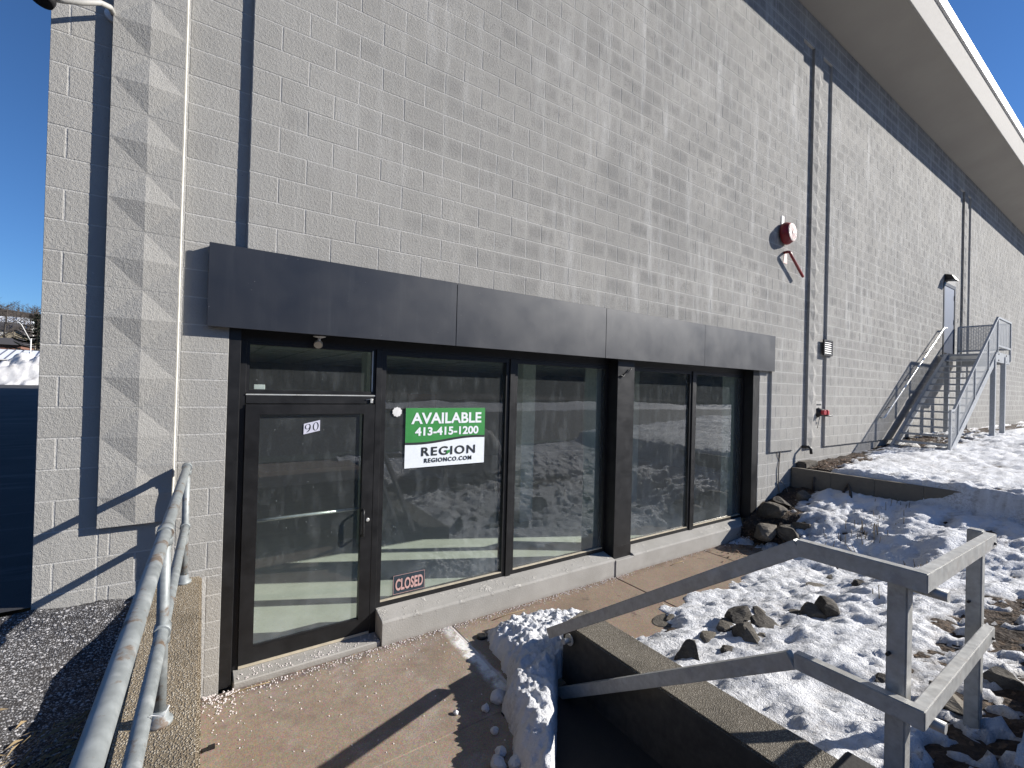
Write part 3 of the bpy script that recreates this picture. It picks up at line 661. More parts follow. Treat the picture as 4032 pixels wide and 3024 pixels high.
# ================================================================== SIGNS AND FITTINGS
av = tag(empty('window_sign', (1.655, .245, 1.56)), 'green and white AVAILABLE sign with phone number inside the first large window', 'sign')
cx = 1.655; yb = .225
MB().box(1.203, 2.107, yb, yb+.003, 1.558, 2.153).build('panel', 'sign_white', av)
N = 16; v = []
def curve(t): return 1.812 + .045*(3*t*t-2*t**3) - .012*math.sin(math.pi*2*t)*(.6)
for i in range(N+1): t = i/N; x = 1.203+.904*t; v += [(x, yb-.0012, curve(t)), (x, yb-.0012, 2.153), (x, yb-.0016, curve(t)-.022), (x, yb-.0016, curve(t)+.001)]
MB().add(v, [(4*i, 4*i+4, 4*i+5, 4*i+1) for i in range(N)]).build('green_field', 'sign_green', av)
MB().add(v, [(4*i+2, 4*i+6, 4*i+7, 4*i+3) for i in range(N)]).build('curved_stripe', 'sign_black', av)
text_mesh('AVAILABLE', .152, cx+.005, yb-.003, 1.998, .0042, parent=av, width=.80)
text_mesh('413-415-1200', .112, cx+.01, yb-.003, 1.879, .0036, parent=av, width=.725)
text_mesh('REGION', .122, cx+.03, yb-.003, 1.672, .0022, spacing=1.2, mat='sign_black', parent=av, width=.615)
text_mesh('REGIONCO.COM', .060, cx+.025, yb-.003, 1.602, .0012, spacing=1.2, mat='sign_black', parent=av, width=.54)
MB().add([(1.655, yb-.0042, 1.712),(1.69, yb-.0042, 1.722),(1.69, yb-.0042, 1.690),(1.652, yb-.0042, 1.676)], [(0,1,2,3)]).build('green_tick', 'sign_green', av)
cl = tag(empty('closed_sign', (1.286, .245, .335)), 'small dark CLOSED sign with pale red letters low in the first window', 'sign')
MB().box(1.119, 1.453, yb, yb+.003, .334, .525).build('panel', 'sign_navy', cl)
MB().ring(1.124, 1.448, .339, .520, .003, yb-.001, yb+.001).build('border', 'sign_pink', cl)
text_mesh('CLOSED', .15, 1.288, yb-.003, .376, .0042, mat='sign_pink', parent=cl, width=.285)
ng = tag(empty('number_sign', (.343, .214, 1.93)), 'tilted white plate with black serif number 90 on the door glass', 'number')
yn = .2135
MB().add([(.278,yn,2.02),(.409,yn,2.051),(.410,yn,1.958),(.277,yn,1.928),(.278,yn+.0015,2.02),(.409,yn+.0015,2.051),(.410,yn+.0015,1.958),(.277,yn+.0015,1.928)],
         [(0,1,2,3),(7,6,5,4),(0,4,5,1),(1,5,6,2),(2,6,7,3),(3,7,4,0)]).build('plate', 'sign_lilac', ng)
def shear(x, z): return (x, yn-.001, z + (x-.343)*.23)
def blob(cx, cz, rx, rz, tx, tz, name='numeral', extra=None):
    m_ = MB(); n = 28; v = []
    for k in range(n):
        t = 2*math.pi*k/n; v += [shear(cx+rx*math.cos(t), cz+rz*math.sin(t)), shear(cx+(rx-tx)*math.cos(t), cz+(rz-tz)*math.sin(t))]
    m_.add(v, [(2*k, 2*((k+1)%n), 2*((k+1)%n)+1, 2*k+1) for k in range(n)])
    if extra: m_.add([shear(a, b) for a, b in extra], [(i, i+1, len(extra)-2-i, len(extra)-1-i) for i in range(len(extra)//2-1)])
    m_.build(name, 'sign_black', ng)
blob(.375, 1.989, .024, .036, .009, .003)
out = [(.330+.003,1.998),(.3335,1.985),(.329,1.972),(.318,1.960),(.303,1.953)]; inn = [(.302,1.957),(.313,1.966),(.320,1.976),(.323,1.987),(.322,1.998)]
blob(.310, 2.003, .0235, .0225, .0085, .003, extra=out+inn)
st = MB(); nn = 20
v = [(1.115, yb, 2.116)] + [(1.115+(.05 if k % 2 else .043)*math.cos(2*math.pi*k/nn), yb, 2.116+(.05 if k % 2 else .043)*math.sin(2*math.pi*k/nn)) for k in range(nn)]
v += [(a, b+.004, c) for a, b, c in v]
st.add(v, [(0, 1+(k+1)%nn, 1+k) for k in range(nn)] + [(1+k, 1+(k+1)%nn, nn+2+(k+1)%nn, nn+2+k) for k in range(nn)] + [(nn+1, nn+2+k, nn+2+(k+1)%nn) for k in range(nn)])
tag(st.build('round_sticker', 'white_paint'), 'small round scalloped white sticker left of the green sign', 'sticker')
tag(MB().box(-.108, -.025, .25, .28, 2.311, 2.352).build('sensor_box', 'white_paint', None, .003), 'small white box standing on the transom bar above the door', 'box')
sn = tag(empty('motion_sensor', (.36, .1, 2.779)), 'white swivel floodlight head hanging under the black band above the door', 'lamp')
MB().lathe((.362,.10,2.7785), (0,0,-1), [(0,.052),(.006,.05),(.016,.018)], 18).build('base', 'white_paint', sn)
MB().tube([(.362,.10,2.765),(.360,.10,2.735)], .011, 8).build('stem', 'white_paint', sn)
MB().lathe((.357,.115,2.712), (-.15,-.6,-.35), [(-.028,.022),(-.015,.034),(.012,.036),(.022,.032)], 18).build('head', 'threshold_alu', sn)
lt = MB().tube([(.80,.19,2.232),(.85,.185,2.24),(.865,.18,2.232)], .004, 6).box(.84, .862, .18, .196, 2.205, 2.245)
tag(lt.build('door_contact', 'bare_alu'), 'small bright metal contact at the top right of the door frame', 'contact')
cb = MB().tube([(4.00,.035,2.563),(4.03,.03,2.575),(4.06,.03,2.56),(4.10,.03,2.60),(4.15,.025,2.62),(4.185,.02,2.655),(4.20,.025,2.672)], .009, 6)
tag(cb.build('loose_cable', 'black_plastic'), 'loose black cable end on the storefront column below the band', 'cable')
# alarm gong
be = tag(empty('alarm_bell', (8.06, 0, 5.24)), 'round red alarm gong with white slotted face high on the block wall', 'bell')
MB().box(7.98, 8.06, -.012, -.001, 5.40, 5.56).build('bracket', 'white_paint', be)
MB().lathe((8.06,-.015,5.245), (0,-1,0), [(0,.12),(.012,.185),(.03,.198),(.07,.19),(.11,.17),(.145,.155)], 36).build('gong', 'bell_red', be)
MB().lathe((8.06,-.160,5.245), (0,-1,0), [(0,.145),(.006,.143)], 32).build('face', 'grey_plate', be)
for k in range(12):
    t = 2*math.pi*k/12; c_, s_ = math.cos(t), math.sin(t); a, b = .040, .130; w0, w1 = .007, .021
    P = [(8.06+r*c_-q*s_, -.1690, 5.245+r*s_+q*c_) for r, q in ((a,-w0),(b,-w1),(b,w1),(a,w0))]
    MB().add(P+[(x, y+.003, z) for x, y, z in P], [(0,1,2,3),(0,4,5,1),(1,5,6,2),(2,6,7,3),(3,7,4,0)]).build('slot', 'bell_red', be)
MB().lathe((8.06,-.166,5.245), (0,-1,0), [(0,.03),(.008,.028)], 14).build('hub', 'bell_red', be)
dp = MB().tube([(8.10,.0,4.925),(8.10,-.06,4.925),(8.105,-.09,4.918),(8.125,-.10,4.895),(8.16,-.10,4.865),(8.61,-.10,4.555)], .024, 10)
tag(dp.build('drain_pipe', 'bell_red'), 'bent red drain pipe sloping down below the alarm gong', 'pipe')
tag(MB().add([(8.08,-.004,4.74),(8.22,-.004,4.74),(8.20,-.006,4.92),(8.12,-.006,4.92),(8.08,-.001,4.74),(8.22,-.001,4.74),(8.20,-.001,4.92),(8.12,-.001,4.92)], [(0,1,2,3),(0,4,5,1),(1,5,6,2),(2,6,7,3),(3,7,4,0)]).build('warning_plate', 'sign_pink'), 'faded pink plate on the wall behind the red drain pipe', 'plate')
# louvre
lv = tag(empty('wall_vent', (9.92, -.03, 3.19)), 'small black louvred vent beside the second pilaster shadow line', 'vent')
MB().ring(9.72, 10.11, 3.185, 3.50, .03, -.035, .0).build('frame', 'black_plastic', lv)
MB().box(9.75, 10.08, -.006, -.001, 3.215, 3.47).build('back_plate', 'black_plastic', lv)
for k in range(6):
    z = 3.235+.042*k
    MB().hexa([(9.751,-.030,z-.012),(10.079,-.030,z-.012),(10.079,-.012,z+.012),(9.751,-.012,z+.012),(9.751,-.033,z-.007),(10.079,-.033,z-.007),(10.079,-.012,z+.017),(9.751,-.012,z+.017)]).build('slat', 'white_paint', lv)
# fire connection
fc = tag(empty('hose_connection', (9.6, 0, 2.06)), 'twin red capped fire hose connection low on the wall beside the pilaster', 'valve')
MB().box(9.53, 9.80, .02, .038, 2.13, 2.27).build('sign_plate', 'grey_plate', fc)
MB().box(9.57, 9.76, .015, .02, 2.19, 2.215).build('plate_lettering', 'sign_black', fc)
MB().lathe((9.66,.038,2.05), (0,-1,0), [(0,.10),(.02,.10),(.05,.075),(.12,.06)], 18).build('body', 'black_plastic', fc)
for dx in (-.06, .075): MB().lathe((9.66+dx,-.07,2.055), (dx*2,-1,0), [(0,.05),(.05,.052),(.06,.045)], 16).build('cap', 'cap_red', fc)
MB().tube([(9.72,-.06,1.99),(9.83,-.10,1.985),(9.93,-.11,1.995)], [.016,.014,.02], 8).build('lever', 'black_plastic', fc)
MB().tube([(9.60,-.03,1.96),(9.57,-.02,1.85),(9.55,-.01,1.74)], .008, 6).build('chain', 'grey_plate', fc)
tag(MB().tube([(9.03,.03,1.40),(9.03,-.08,1.41),(9.05,-.11,1.38),(9.06,-.115,1.28)], .026, 8).build('vent_pipe', 'black_plastic'), 'small dark bent vent pipe at the foot of the pilaster', 'pipe')
# lamps
l1 = tag(empty('wall_lamp', (17.75, 0, 5.9)), 'black shaded wall lamp above the steel door at the stair head', 'lamp')
MB().box(17.66, 17.90, -.03, -.001, 5.88, 6.08).build('back_plate', 'black_plastic', l1)
MB().add([(17.66,-.03,6.08),(17.90,-.03,6.08),(17.94,-.17,6.03),(17.62,-.17,6.03),(17.64,-.03,5.90),(17.92,-.03,5.90),(18.0,-.26,5.87),(17.56,-.26,5.87)], [(0,1,2,3),(4,7,6,5),(0,4,5,1),(1,5,6,2),(2,6,7,3),(3,7,4,0)]).build('hood', 'black_plastic', l1)
tag(MB().box(19.10, 19.21, .0, .038, 4.77, 4.92).build('junction_box', 'black_plastic', None, .006), 'small black box on the wall right of the steel door', 'box')
l2 = tag(empty('corner_floodlight', (-1.15, 0, 4.75)), 'pale swan neck floodlight at the building corner in the top left of the picture', 'lamp')
MB().tube([(-1.02,.035,4.84),(-1.03,-.06,4.83),(-1.07,-.13,4.795),(-1.15,-.16,4.735),(-1.23,-.17,4.70),(-1.29,-.17,4.685)], .017, 10).build('arm', 'grey_plate', l2)
MB().lathe((-1.02,.038,4.84), (0,-1,0), [(0,.055),(.02,.05)], 16).build('base', 'white_paint', l2)
MB().lathe((-1.315,-.17,4.70), (-.25,-.15,-1), [(-.06,.03),(-.04,.05),(.03,.062),(.055,.058)], 18).build('head', 'black_plastic', l2)
tag(MB().tube([(8.22,.030,1.78),(8.21,.026,1.60),(8.205,.03,1.42),(8.17,.03,1.20),(8.13,.02,1.05),(8.14,.025,.78),(8.13,.0,.62)], [.006,.007,.008,.009,.01,.011,.012], 6).tube([(8.17,.03,1.20),(8.09,.03,1.32),(8.07,.03,1.40)], .006, 5).tube([(8.14,.0,.85),(8.22,-.02,.78),(8.33,-.03,.70),(8.34,-.05,.55)], .008, 5).build('dead_vine', 'bleached_vine'), 'dead leafless vine stem climbing the wall left of the pilaster', 'vine')

# ================================================================== RETAINING WALLS AND RAILINGS
m_ = MB(); 
m_.hexa([(-.72,-5.2,-.2),(-.405,-5.2,-.2),(-.405,.03,-.2),(-.72,.03,-.2),(-.72,-5.2,.915),(-.425,-5.2,.915),(-.425,.03,.925),(-.72,.03,.925)])
tag(m_.build('retaining_wall', 'exposed_aggregate', None, .015, 2), 'low exposed aggregate wall carrying the round pipe railing beside the steps', 'wall')
CK = [((1.725,-3.55,.735),1.13), ((2.03,-3.55,.735),1.13), ((2.03,-1.50,.70),1.15), ((1.725,-1.585,.715),1.15)]
CK = [about_cam(p, k) for p, k in CK]; CK[0] = (CK[0][0]-.03, -5.1, CK[0][2]); CK[1] = (CK[1][0]-.03, -5.1, CK[1][2])
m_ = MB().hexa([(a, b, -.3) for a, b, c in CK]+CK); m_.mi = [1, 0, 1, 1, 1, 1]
tag(m_.build('cheek_wall', ('cheek_aggregate', 'shade_dark_concrete'), None, .012, 2), 'concrete side wall of the steps, sides coloured as in shade, under the flat bar handrail', 'wall')
pr = tag(empty('pipe_railing', (-.56, -1.65, .92)), 'galvanized round pipe railing with rust stains on the aggregate wall', 'railing')
RX = lambda y: -.534 - .022*(-y)
def rail(z0, name):
    MB().tube([(RX(y), y, z0(y)) for y in np.linspace(-.05, -4.6, 24)], .0245, 16).build(name, 'galvanized_pipe', pr)
rail(lambda y: 1.752-.012*(-y), 'top_rail'); rail(lambda y: 1.325-.005*(-y), 'middle_rail')
for y, zb in ((-.07, .925), (-1.65, .92), (-3.25, .918)):
    x = RX(y)
    MB().tube([(x, y, zb), (x, y, 1.745)], .0225, 14).build('post', 'galvanized_pipe', pr)
    MB().lathe((x, y, zb-.003), (0,0,1), [(0,.048),(.018,.048),(.021,.034),(.065,.031)], 20).build('flange', 'galvanized_pipe', pr)
    for zz in (1.752-.012*(-y), 1.325-.005*(-y)):
        MB().tube([(x+.0005, y-.038, zz), (x, y+.038, zz)], .031, 16).tube([(x, y, zz-.055), (x, y, zz-.01)], .029, 14).build('coupling', 'galvanized_pipe', pr)
MB().tube([(-.585,-2.28,1.312),(-.56,-2.285,1.337),(-.53,-2.28,1.32),(-.515,-2.29,1.355)], .0018, 5).build('zip_tie', 'white_paint', pr)

hr = tag(empty('flat_bar_handrail', (2.0, -3.3, .5)), 'grey flat bar handrail with two posts turning the corner beside the snowy bed', 'handrail')
HS = 1.13       # size of the handrail: its foot has to stand on the bed and its shadow clear the walk
hp = lambda x, y, z: about_cam((x, y, z), HS)
def flat(a, b, name='rail', hgt=.068, th_=.042): return MB().bar(hp(*a), hp(*b), th_*HS, hgt*HS).build(name, 'flat_alu', hr, .004, 2)
RXX = 1.655
def mit(z):      # level run, then the return to the far post
    flat((RXX, -3.158, z-.001), (RXX, -3.582, z+.002)); flat((RXX-.02, -3.560, z+.001), (2.93, -3.515, z-.075))
mit(1.742); mit(1.268)
flat((RXX-.008, -1.535, .635), (RXX, -3.168, 1.745)); flat((RXX-.008, -1.565, .213), (RXX, -3.150, 1.262))
def pst(x, y, zt, zb):
    a = Vector(hp(x, y, zt)); r_ = .031*HS; return MB().box(a.x-r_, a.x+r_, a.y-r_, a.y+r_, zb, a.z)
pst(1.731, -3.48, 1.712, .2).build('post', 'flat_alu', hr, .006, 2); pst(2.961, -3.455, 1.70, .3).build('post', 'flat_alu', hr, .006, 2)
for z in (1.70, 1.225): MB().tube([hp(1.80, -3.50, z-.03), hp(1.80, -3.60, z-.03)], .023, 12).build('standoff', 'flat_alu', hr)
for (y, z) in ((-1.66, .66), (-1.70, .25)):
    MB().tube([hp(1.665, y, z-.035), hp(1.73, y, z-.038)], .022, 12).build('standoff', 'flat_alu', hr)
    MB().lathe(hp(1.727, y, z-.037), (-1,0,0), [(0,.045),(.009,.045)], 16).build('flange', 'flat_alu', hr)
for (x, z) in ((2.86, 1.665), (2.86, 1.19), (2.0, 1.1)): MB().lathe(hp(x, -3.537, z), (0,-1,0), [(0,.009),(.012,.007)], 8).build('bolt', 'black_plastic', hr)
for (x, y, z) in ((1.698,-3.46,1.43),(2.928,-3.44,1.32)): MB().lathe(hp(x, y, z), (-1,0,0), [(0,.008),(.024,.007)], 8).build('bolt', 'black_plastic', hr)

# timber edge
tm = MB()
pts = [(0.02, 8.60), (-.6, 8.66), (-1.2, 8.74), (-1.8, 8.82), (-2.3, 8.88)]
for (y0, x0), (y1, x1) in zip(pts[:-1], pts[1:]):
    tm.hexa([(x0,y0,.3),(x1,y1,.3),(x1+.12,y1,.3),(x0+.12,y0,.3),(x0,y0,1.045+.012*y0),(x1,y1,1.045+.012*y1),(x1+.12,y1,1.04+.012*y1),(x0+.12,y0,1.04+.012*y0)])
tag(tm.build('timber_edging', 'timber', None, .008), 'weathered timber edging holding back the upper snowy lawn', 'edging')
for i, (P, lab) in enumerate((([(8.58,-.36,.70),(8.56,-.37,.84),(8.61,-.36,.92)], 'short bent stick leaning on the timber edging near the wall'), ([(8.45,-.98,.70),(8.56,-.92,.85),(8.61,-.88,.90),(8.60,-.84,.82),(8.60,-.80,.70)], 'arched root looping out of the snow against the timber edging'))):
    tag(MB().tube(P, .022, 8).build('bent_stick', 'bark'), lab, 'stick')
tag(MB().box(8.80, 9.30, -.14, .03, 1.02, 1.14).build('stone_slab', 'rock', None, .02, 2), 'flat stone slab against the wall at the end of the timber edging', 'stone')

# ================================================================== STEEL STAIR
ss = tag(empty('steel_stair', (15, -.6, 1.3)), 'galvanized steel stair with mesh guards climbing to the door along the wall', 'stair')
X0, Z0, X1, Z1 = 13.05, 1.20, 17.20, 3.62; SL = (Z1-Z0)/(X1-X0); YO, YI = -1.15, -.17
for y in (YO, YI):
    MB().bar((X0-.02, y, Z0-.05), (X1+.03, y, Z1-.06), .05, .24).build('stringer', 'stair_steel', ss)
    MB().bar((X0+.02, y-.03, Z0+.075), (X1+.03, y-.03, Z1+.065), .03, .03).build('stringer_flange', 'stair_steel', ss)
for k in range(1, 14):
    z = Z0 + k*(Z1+.04-Z0)/14; x = X0 + .10 + (k-1)*(X1-X0-.1)/13
    MB().box(x, x+.27, YO+.03, YI-.03, z-.035, z).build('tread', 'stair_steel', ss)
ld = MB().box(X1, 18.85, YO+.02, -.04, 3.60, 3.66).build('landing', 'stair_steel', ss)
MB().box(X1-.01, 18.86, YO-.03, YO+.015, 3.42, 3.69).build('edge_channel', 'stair_steel', ld); MB().box(18.80, 18.85, YO+.02, -.05, 3.42, 3.60).build('edge_channel', 'stair_steel', ld)
for xb in (17.45, 18.35):
    for zb in (3.47, 3.64): MB().lathe((xb, YO-.03, zb), (0,-1,0), [(0,.02),(.015,.016)], 8).build('bolt', 'black_plastic', ld)
for x, y in ((17.05, YO), (18.22, YO), (17.2, -.2), (18.4, -.2)): MB().box(x-.055, x+.055, y-.05, y+.05, 1.0, 3.60).build('support_post', 'stair_steel', ss)
gy = YO-.03
top = [(13.02, 2.12), (13.30, 2.14), (17.28, 4.62), (18.85, 4.62)]
for (a, b), (c, d) in zip(top[:-1], top[1:]): MB().bar((a, gy, b), (c, gy, d), .045, .045).build('guard_rail', 'stair_steel', ss)
MB().bar((18.85, gy, 4.60), (18.85, -.08, 4.60), .045, .045).build('guard_rail', 'stair_steel', ss)
MB().bar((17.3, gy, 3.86), (18.85, gy, 3.86), .04, .05).build('guard_rail', 'stair_steel', ss); MB().bar((18.85, gy, 3.86), (18.85, -.08, 3.86), .04, .05).build('guard_rail', 'stair_steel', ss)
for x, z0, z1 in ((13.04, 1.18, 2.12), (13.62, 1.6, 2.32), (15.0, 2.42, 3.2), (16.3, 3.18, 4.0), (17.28, 3.66, 4.62), (18.85, 3.5, 4.62)): MB().box(x-.022, x+.022, gy-.022, gy+.022, z0, z1).build('guard_post', 'stair_steel', ss)
MB().box(18.83, 18.87, -.10, -.06, 3.66, 4.60).build('guard_post', 'stair_steel', ss)
def pan(v): MB().add(v, [(0,1,2,3)]).build('mesh_infill', 'expanded_mesh', ss)
pan([(13.05,gy,1.30),(13.30,gy,1.44),(13.30,gy,2.13),(13.05,gy,2.11)])
pan([(13.30,gy,1.44),(17.28,gy,3.80),(17.28,gy,4.60),(13.30,gy,2.13)])
pan([(17.30,gy,3.88),(18.83,gy,3.88),(18.83,gy,4.60),(17.30,gy,4.60)]); pan([(18.85,gy,3.88),(18.85,-.08,3.88),(18.85,-.08,4.58),(18.85,gy,4.58)])
MB().tube([(12.75,-.03,1.90),(12.75,-.09,1.90),(12.80,-.10,1.92),(17.30,-.10,4.44),(17.55,-.10,4.46),(17.56,-.03,4.46)], .021, 8).build('wall_handrail', 'bare_alu', ss)
for t in (.12, .42, .72): x = 12.8+4.5*t; z = 1.92+2.52*t; MB().tube([(x,-.002,z-.09),(x,-.06,z-.08),(x,-.10,z-.01)], .012, 6).build('rail_bracket', 'black_plastic', ss)

# ================================================================== ROCKS, SNOWBANK, SMALL THINGS
def rock_mesh(seed, flat_=.7):
    rnd = random.Random(seed); bm = bmesh.new(); bmesh.ops.create_icosphere(bm, subdivisions=3, radius=1)
    pl = [(Vector((rnd.gauss(0,1), rnd.gauss(0,1), rnd.gauss(0,.8))).normalized(), rnd.uniform(.42, .78)) for _ in range(15)]
    for v in bm.verts:
        for n, d in pl:
            q = v.co.dot(n)
            if q > d: v.co -= n*(q-d)
        c = v.co; v.co += c.normalized()*.10*float(fbm(c.x*1.0+seed+c.z*.7, c.y-c.z*1.3, 2.2, 3, seed))
        v.co.z *= flat_
    me = bpy.data.meshes.new('rock'); bm.to_mesh(me); bm.free(); me.materials.append(MAT['rock']); return me
RM = [rock_mesh(s, .62+.08*(s % 4)) for s in range(8)]
ROCKS = [  # foot in the picture, half sizes, turn, tilt, what sets it apart
 (1485,1439,.055,.09,.17,.3,.25,'upright pointed rock standing in the snow near the handrail start'),
 (1528,1386,.10,.075,.075,.5,.1,'dark oval rock in the snow, lone one left of the rock heap'),
 (1568,1363,.11,.08,.07,.2,.1,'low dark rock touching the left end of the rock heap'),
 (1595,1352,.13,.10,.13,.1,.0,'square dark block at the upper left of the rock heap'),
 (1650,1335,.15,.09,.09,.7,.1,'broad brown rock along the back of the rock heap'),
 (1605,1372,.11,.09,.085,1.2,.2,'rounded grey rock in the middle of the rock heap'),
 (1655,1360,.12,.09,.08,.2,.3,'grey wedge rock at the right of the rock heap'),
 (1615,1388,.10,.09,.10,.9,.1,'black jagged rock at the front of the rock heap'),
 (1648,1385,.07,.06,.05,.2,.1,'small black stone at the front right foot of the rock heap'),
 (1715,1330,.11,.06,.045,.3,.0,'flat tan stone strung between the heap and the big ribbed rock'),
 (1780,1332,.16,.13,.17,.5,.3,'big pale ribbed rock standing right of the rock heap'),
 (1752,1337,.10,.09,.09,1.4,.0,'dark rock tucked under the big pale ribbed rock'),
 (1702,1306,.05,.04,.06,.0,.1,'small upright stone behind the flat tan stone'),
 (1765,1278,.19,.13,.15,.4,.1,'large black rock half under snow behind the ribbed rock'),
 (1805,1262,.12,.09,.07,.9,.0,'low black rock right of the large black rock'),
 (1853,1280,.08,.07,.09,.2,.2,'stubby brown stone between the handrail bars'),
 (1803,1234,.10,.06,.10,.1,.0,'square dark stone just below the upper handrail bar'),
 (1655,1150,.26,.20,.20,.3,.1,'large black boulder in shade at the end of the sidewalk'),
 (1668,1110,.24,.2,.2,1.1,.1,'black boulder between the storefront corner and the sidewalk end'),
 (1700,1155,.22,.17,.17,.8,.2,'front boulder of the dark pile beyond the sidewalk end'),
 (1690,1088,.20,.15,.15,.4,.2,'mossy dark boulder right against the block wall corner'),
 (1728,1140,.18,.17,.15,2.0,.2,'right hand boulder of the dark pile beyond the sidewalk end'),
 (1738,1080,.10,.08,.12,.4,.3,'single stump shaped stone in the snow left of the timber edging'),
 (1572,1425,.10,.06,.06,.4,.1,'dark stone behind the lower handrail bar near the cheek wall'),
 (1906,1480,.055,.05,.06,.4,.3,'small pale stone beside the near handrail post'),
 (1952,1555,.06,.045,.045,.9,.2,'rough grey stone right of the near handrail post foot'),
 (1448,1335,.07,.028,.02,.3,.0,'thin flat stone lying on the snow near the walk stain'),
 (2165,1480,.15,.10,.09,.9,.2,'muddy rock in the shaded corner behind the far handrail post'),
 (2060,1530,.12,.08,.09,.4,.2,'muddy rock in the shade below the end rail'),
]
for i, (u, v_, rx, ry, rz, rot, tilt, lab) in enumerate(ROCKS):
    q = ground_at(u, v_)
    o = link('rock', RM[i % 8]); o.location = (q.x, q.y, q.z + rz*(.30 if rx < .17 else .1)); o.scale = (rx*(1.9 if rx < .14 else 1.35), ry*(1.9 if rx < .14 else 1.35), rz*(1.6 if rx < .14 else 1.1)); o.rotation_euler = (tilt, tilt*.6, rot); tag(o, lab, 'rock', 'rocks in the snowy bed')
d_ = ray_dir(18, 1318); q = CAM + d_*((.80-CAM.z)/d_.z)
o = link('rock', RM[3]); o.location = (q.x, q.y, .82); o.scale = (.10, .09, .075); o.rotation_euler = (.2, .1, .6); tag(o, 'dark mossy rock on the gritty verge at the left picture edge', 'rock')
# snowbank
bx, by = np.meshgrid(np.arange(.95, 3.10, .012), np.arange(-.08, -2.25, -.012))
PB = [(1.87,-.25),(1.78,-.53),(1.69,-.92),(1.59,-1.11),(1.45,-1.26),(1.36,-1.5),(1.22,-1.73),(1.15,-2.1)]
PB = [(-.4518+(a+.4518)*1.0, -4.078+(b+4.078)*1.0) for a, b in PB]
left = np.interp(-by, [-p[1] for p in PB], [p[0] for p in PB], left=1.87)
back = np.interp(bx, [1.5, 1.9, 2.3, 2.6, 2.95, 3.1], [-.32, -.26, -.24, -.30, -.52, -.8])
jig = .045*fbm(bx, by, 7, 3, 61) + .02*fbm(bx, by, 22, 2, 66)
d1 = bx-left+jig; d2 = back-by+jig; d3 = 3.02-bx-.9*np.clip(-by-.75, 0, 1)+jig
d4 = (-.4518+2.47*(by+4.078)/2.868) - bx + .25*jig; d4 = np.where(by > -1.2, 9, d4)      # stays clear of the wall face
prof = lambda d, s: 1-np.exp(-np.clip(d, 0, 9)/s)
hgt = np.interp(-by, [.2, .7, 1.2, 1.7, 2.1], [.10, .16, .21, .23, .24])
bz = WZ + hgt*prof(d1, .055)*prof(d2, .12)*np.clip(prof(d3, .2), 0, 1)*prof(d4, .012)
lump = np.abs(vnoise(bx*7, by*7, 71))*.075 + np.abs(vnoise(bx*16, by*16, 73))*.07 + .04*fbm(bx, by, 27, 2, 75) + .018*fbm(bx, by, 60, 1, 79)
inside = np.minimum(np.minimum(d1, d2), np.minimum(d3, d4))
bz = np.where(inside > 0, bz + lump*np.clip(inside*9, 0, 1), -.16+np.clip(inside, -.1, 0)*.5)
stuff(sheet('snow_bank', bx, by, bz, 'bank_snow'), 'lumpy shovelled snowbank on the walk against the dark cheek wall', 'snow')
rnd = random.Random(5)
CL = [(1.46,-1.16,.055),(1.33,-1.20,.03),(1.27,-1.42,.028),(1.21,-1.60,.035),(1.14,-1.68,.045),(1.24,-1.74,.05),(1.13,-1.12,.018)]
CLL = ['biggest rounded snow clump in the shadow of the snowbank', 'small snow crumb at the tip of the snowbank shadow', 'small snow clump at the lower edge of the snowbank shadow',
  'snow clump left of the two white lumps at the picture foot', 'left one of the two white lumps at the picture foot by the snowbank', 'right one of the two white lumps at the picture foot by the snowbank', 'tiny lone snow crumb on the open walk left of the snowbank']
clm = []
for s in range(3):
    bm = bmesh.new(); bmesh.ops.create_icosphere(bm, subdivisions=2, radius=1)
    for v in bm.verts: v.co *= 1+.55*float(vnoise(v.co.x*1.7+s*5, v.co.y*1.7+v.co.z*2, 80+s))
    me = bpy.data.meshes.new('snow_clump'); bm.to_mesh(me); bm.free(); me.materials.append(MAT['bank_snow']); clm.append(me)
for i, (x, y, r) in enumerate(CL):
    o = link('snow_clump', clm[i % 3]); o.location = (-.4518+(x+.4518)*1.0, -4.078+(y+4.078)*1.0, WZ+r*.55); o.scale = (r*1.25, r, r*.85); o.rotation_euler = (0, 0, i*1.3)
    tag(o, CLL[i], 'snow clump', 'snow clumps at the foot of the snowbank')
# ice-melt crumbs along the sill
sc_ = MB(); rnd = random.Random(11)
def crumb(x, y, z, r):
    a = rnd.uniform(0, 6.3); c_, s_ = math.cos(a)*r, math.sin(a)*r
    sc_.add([(x+c_, y+s_, z), (x-s_, y+c_, z), (x-c_, y-s_, z), (x+s_, y-c_, z), (x, y, z+r*1.1)], [(0,1,4),(1,2,4),(2,3,4),(3,0,4)])
for _ in range(900):
    x = rnd.uniform(-.38, 4.2) if rnd.random() < .75 else rnd.uniform(-.4, 7); y = -.004-abs(rnd.gauss(0, .045)); crumb(x, y, WZ+.0005, rnd.uniform(.003, .0085))
for _ in range(200): x = rnd.uniform(-.38, 1.6); crumb(x, -.01-abs(rnd.gauss(0, .28)), WZ+.0005, rnd.uniform(.003, .0085))
for _ in range(70): crumb(rnd.uniform(-.38, 1.5), rnd.uniform(-1.95, -.1), WZ+.0005, rnd.uniform(.003, .008))
for _ in range(170): crumb(rnd.uniform(-.19, .93), rnd.uniform(.03, .17), .0465, rnd.uniform(.003, .009))
for _ in range(120): crumb(rnd.uniform(-.40, -.2), .03-abs(rnd.gauss(0, .12)), WZ+.0005, rnd.uniform(.004, .010))
stuff(sc_.build('ice_melt_crumbs', 'salt'), 'white ice melt crumbs scattered along the storefront base', 'salt')
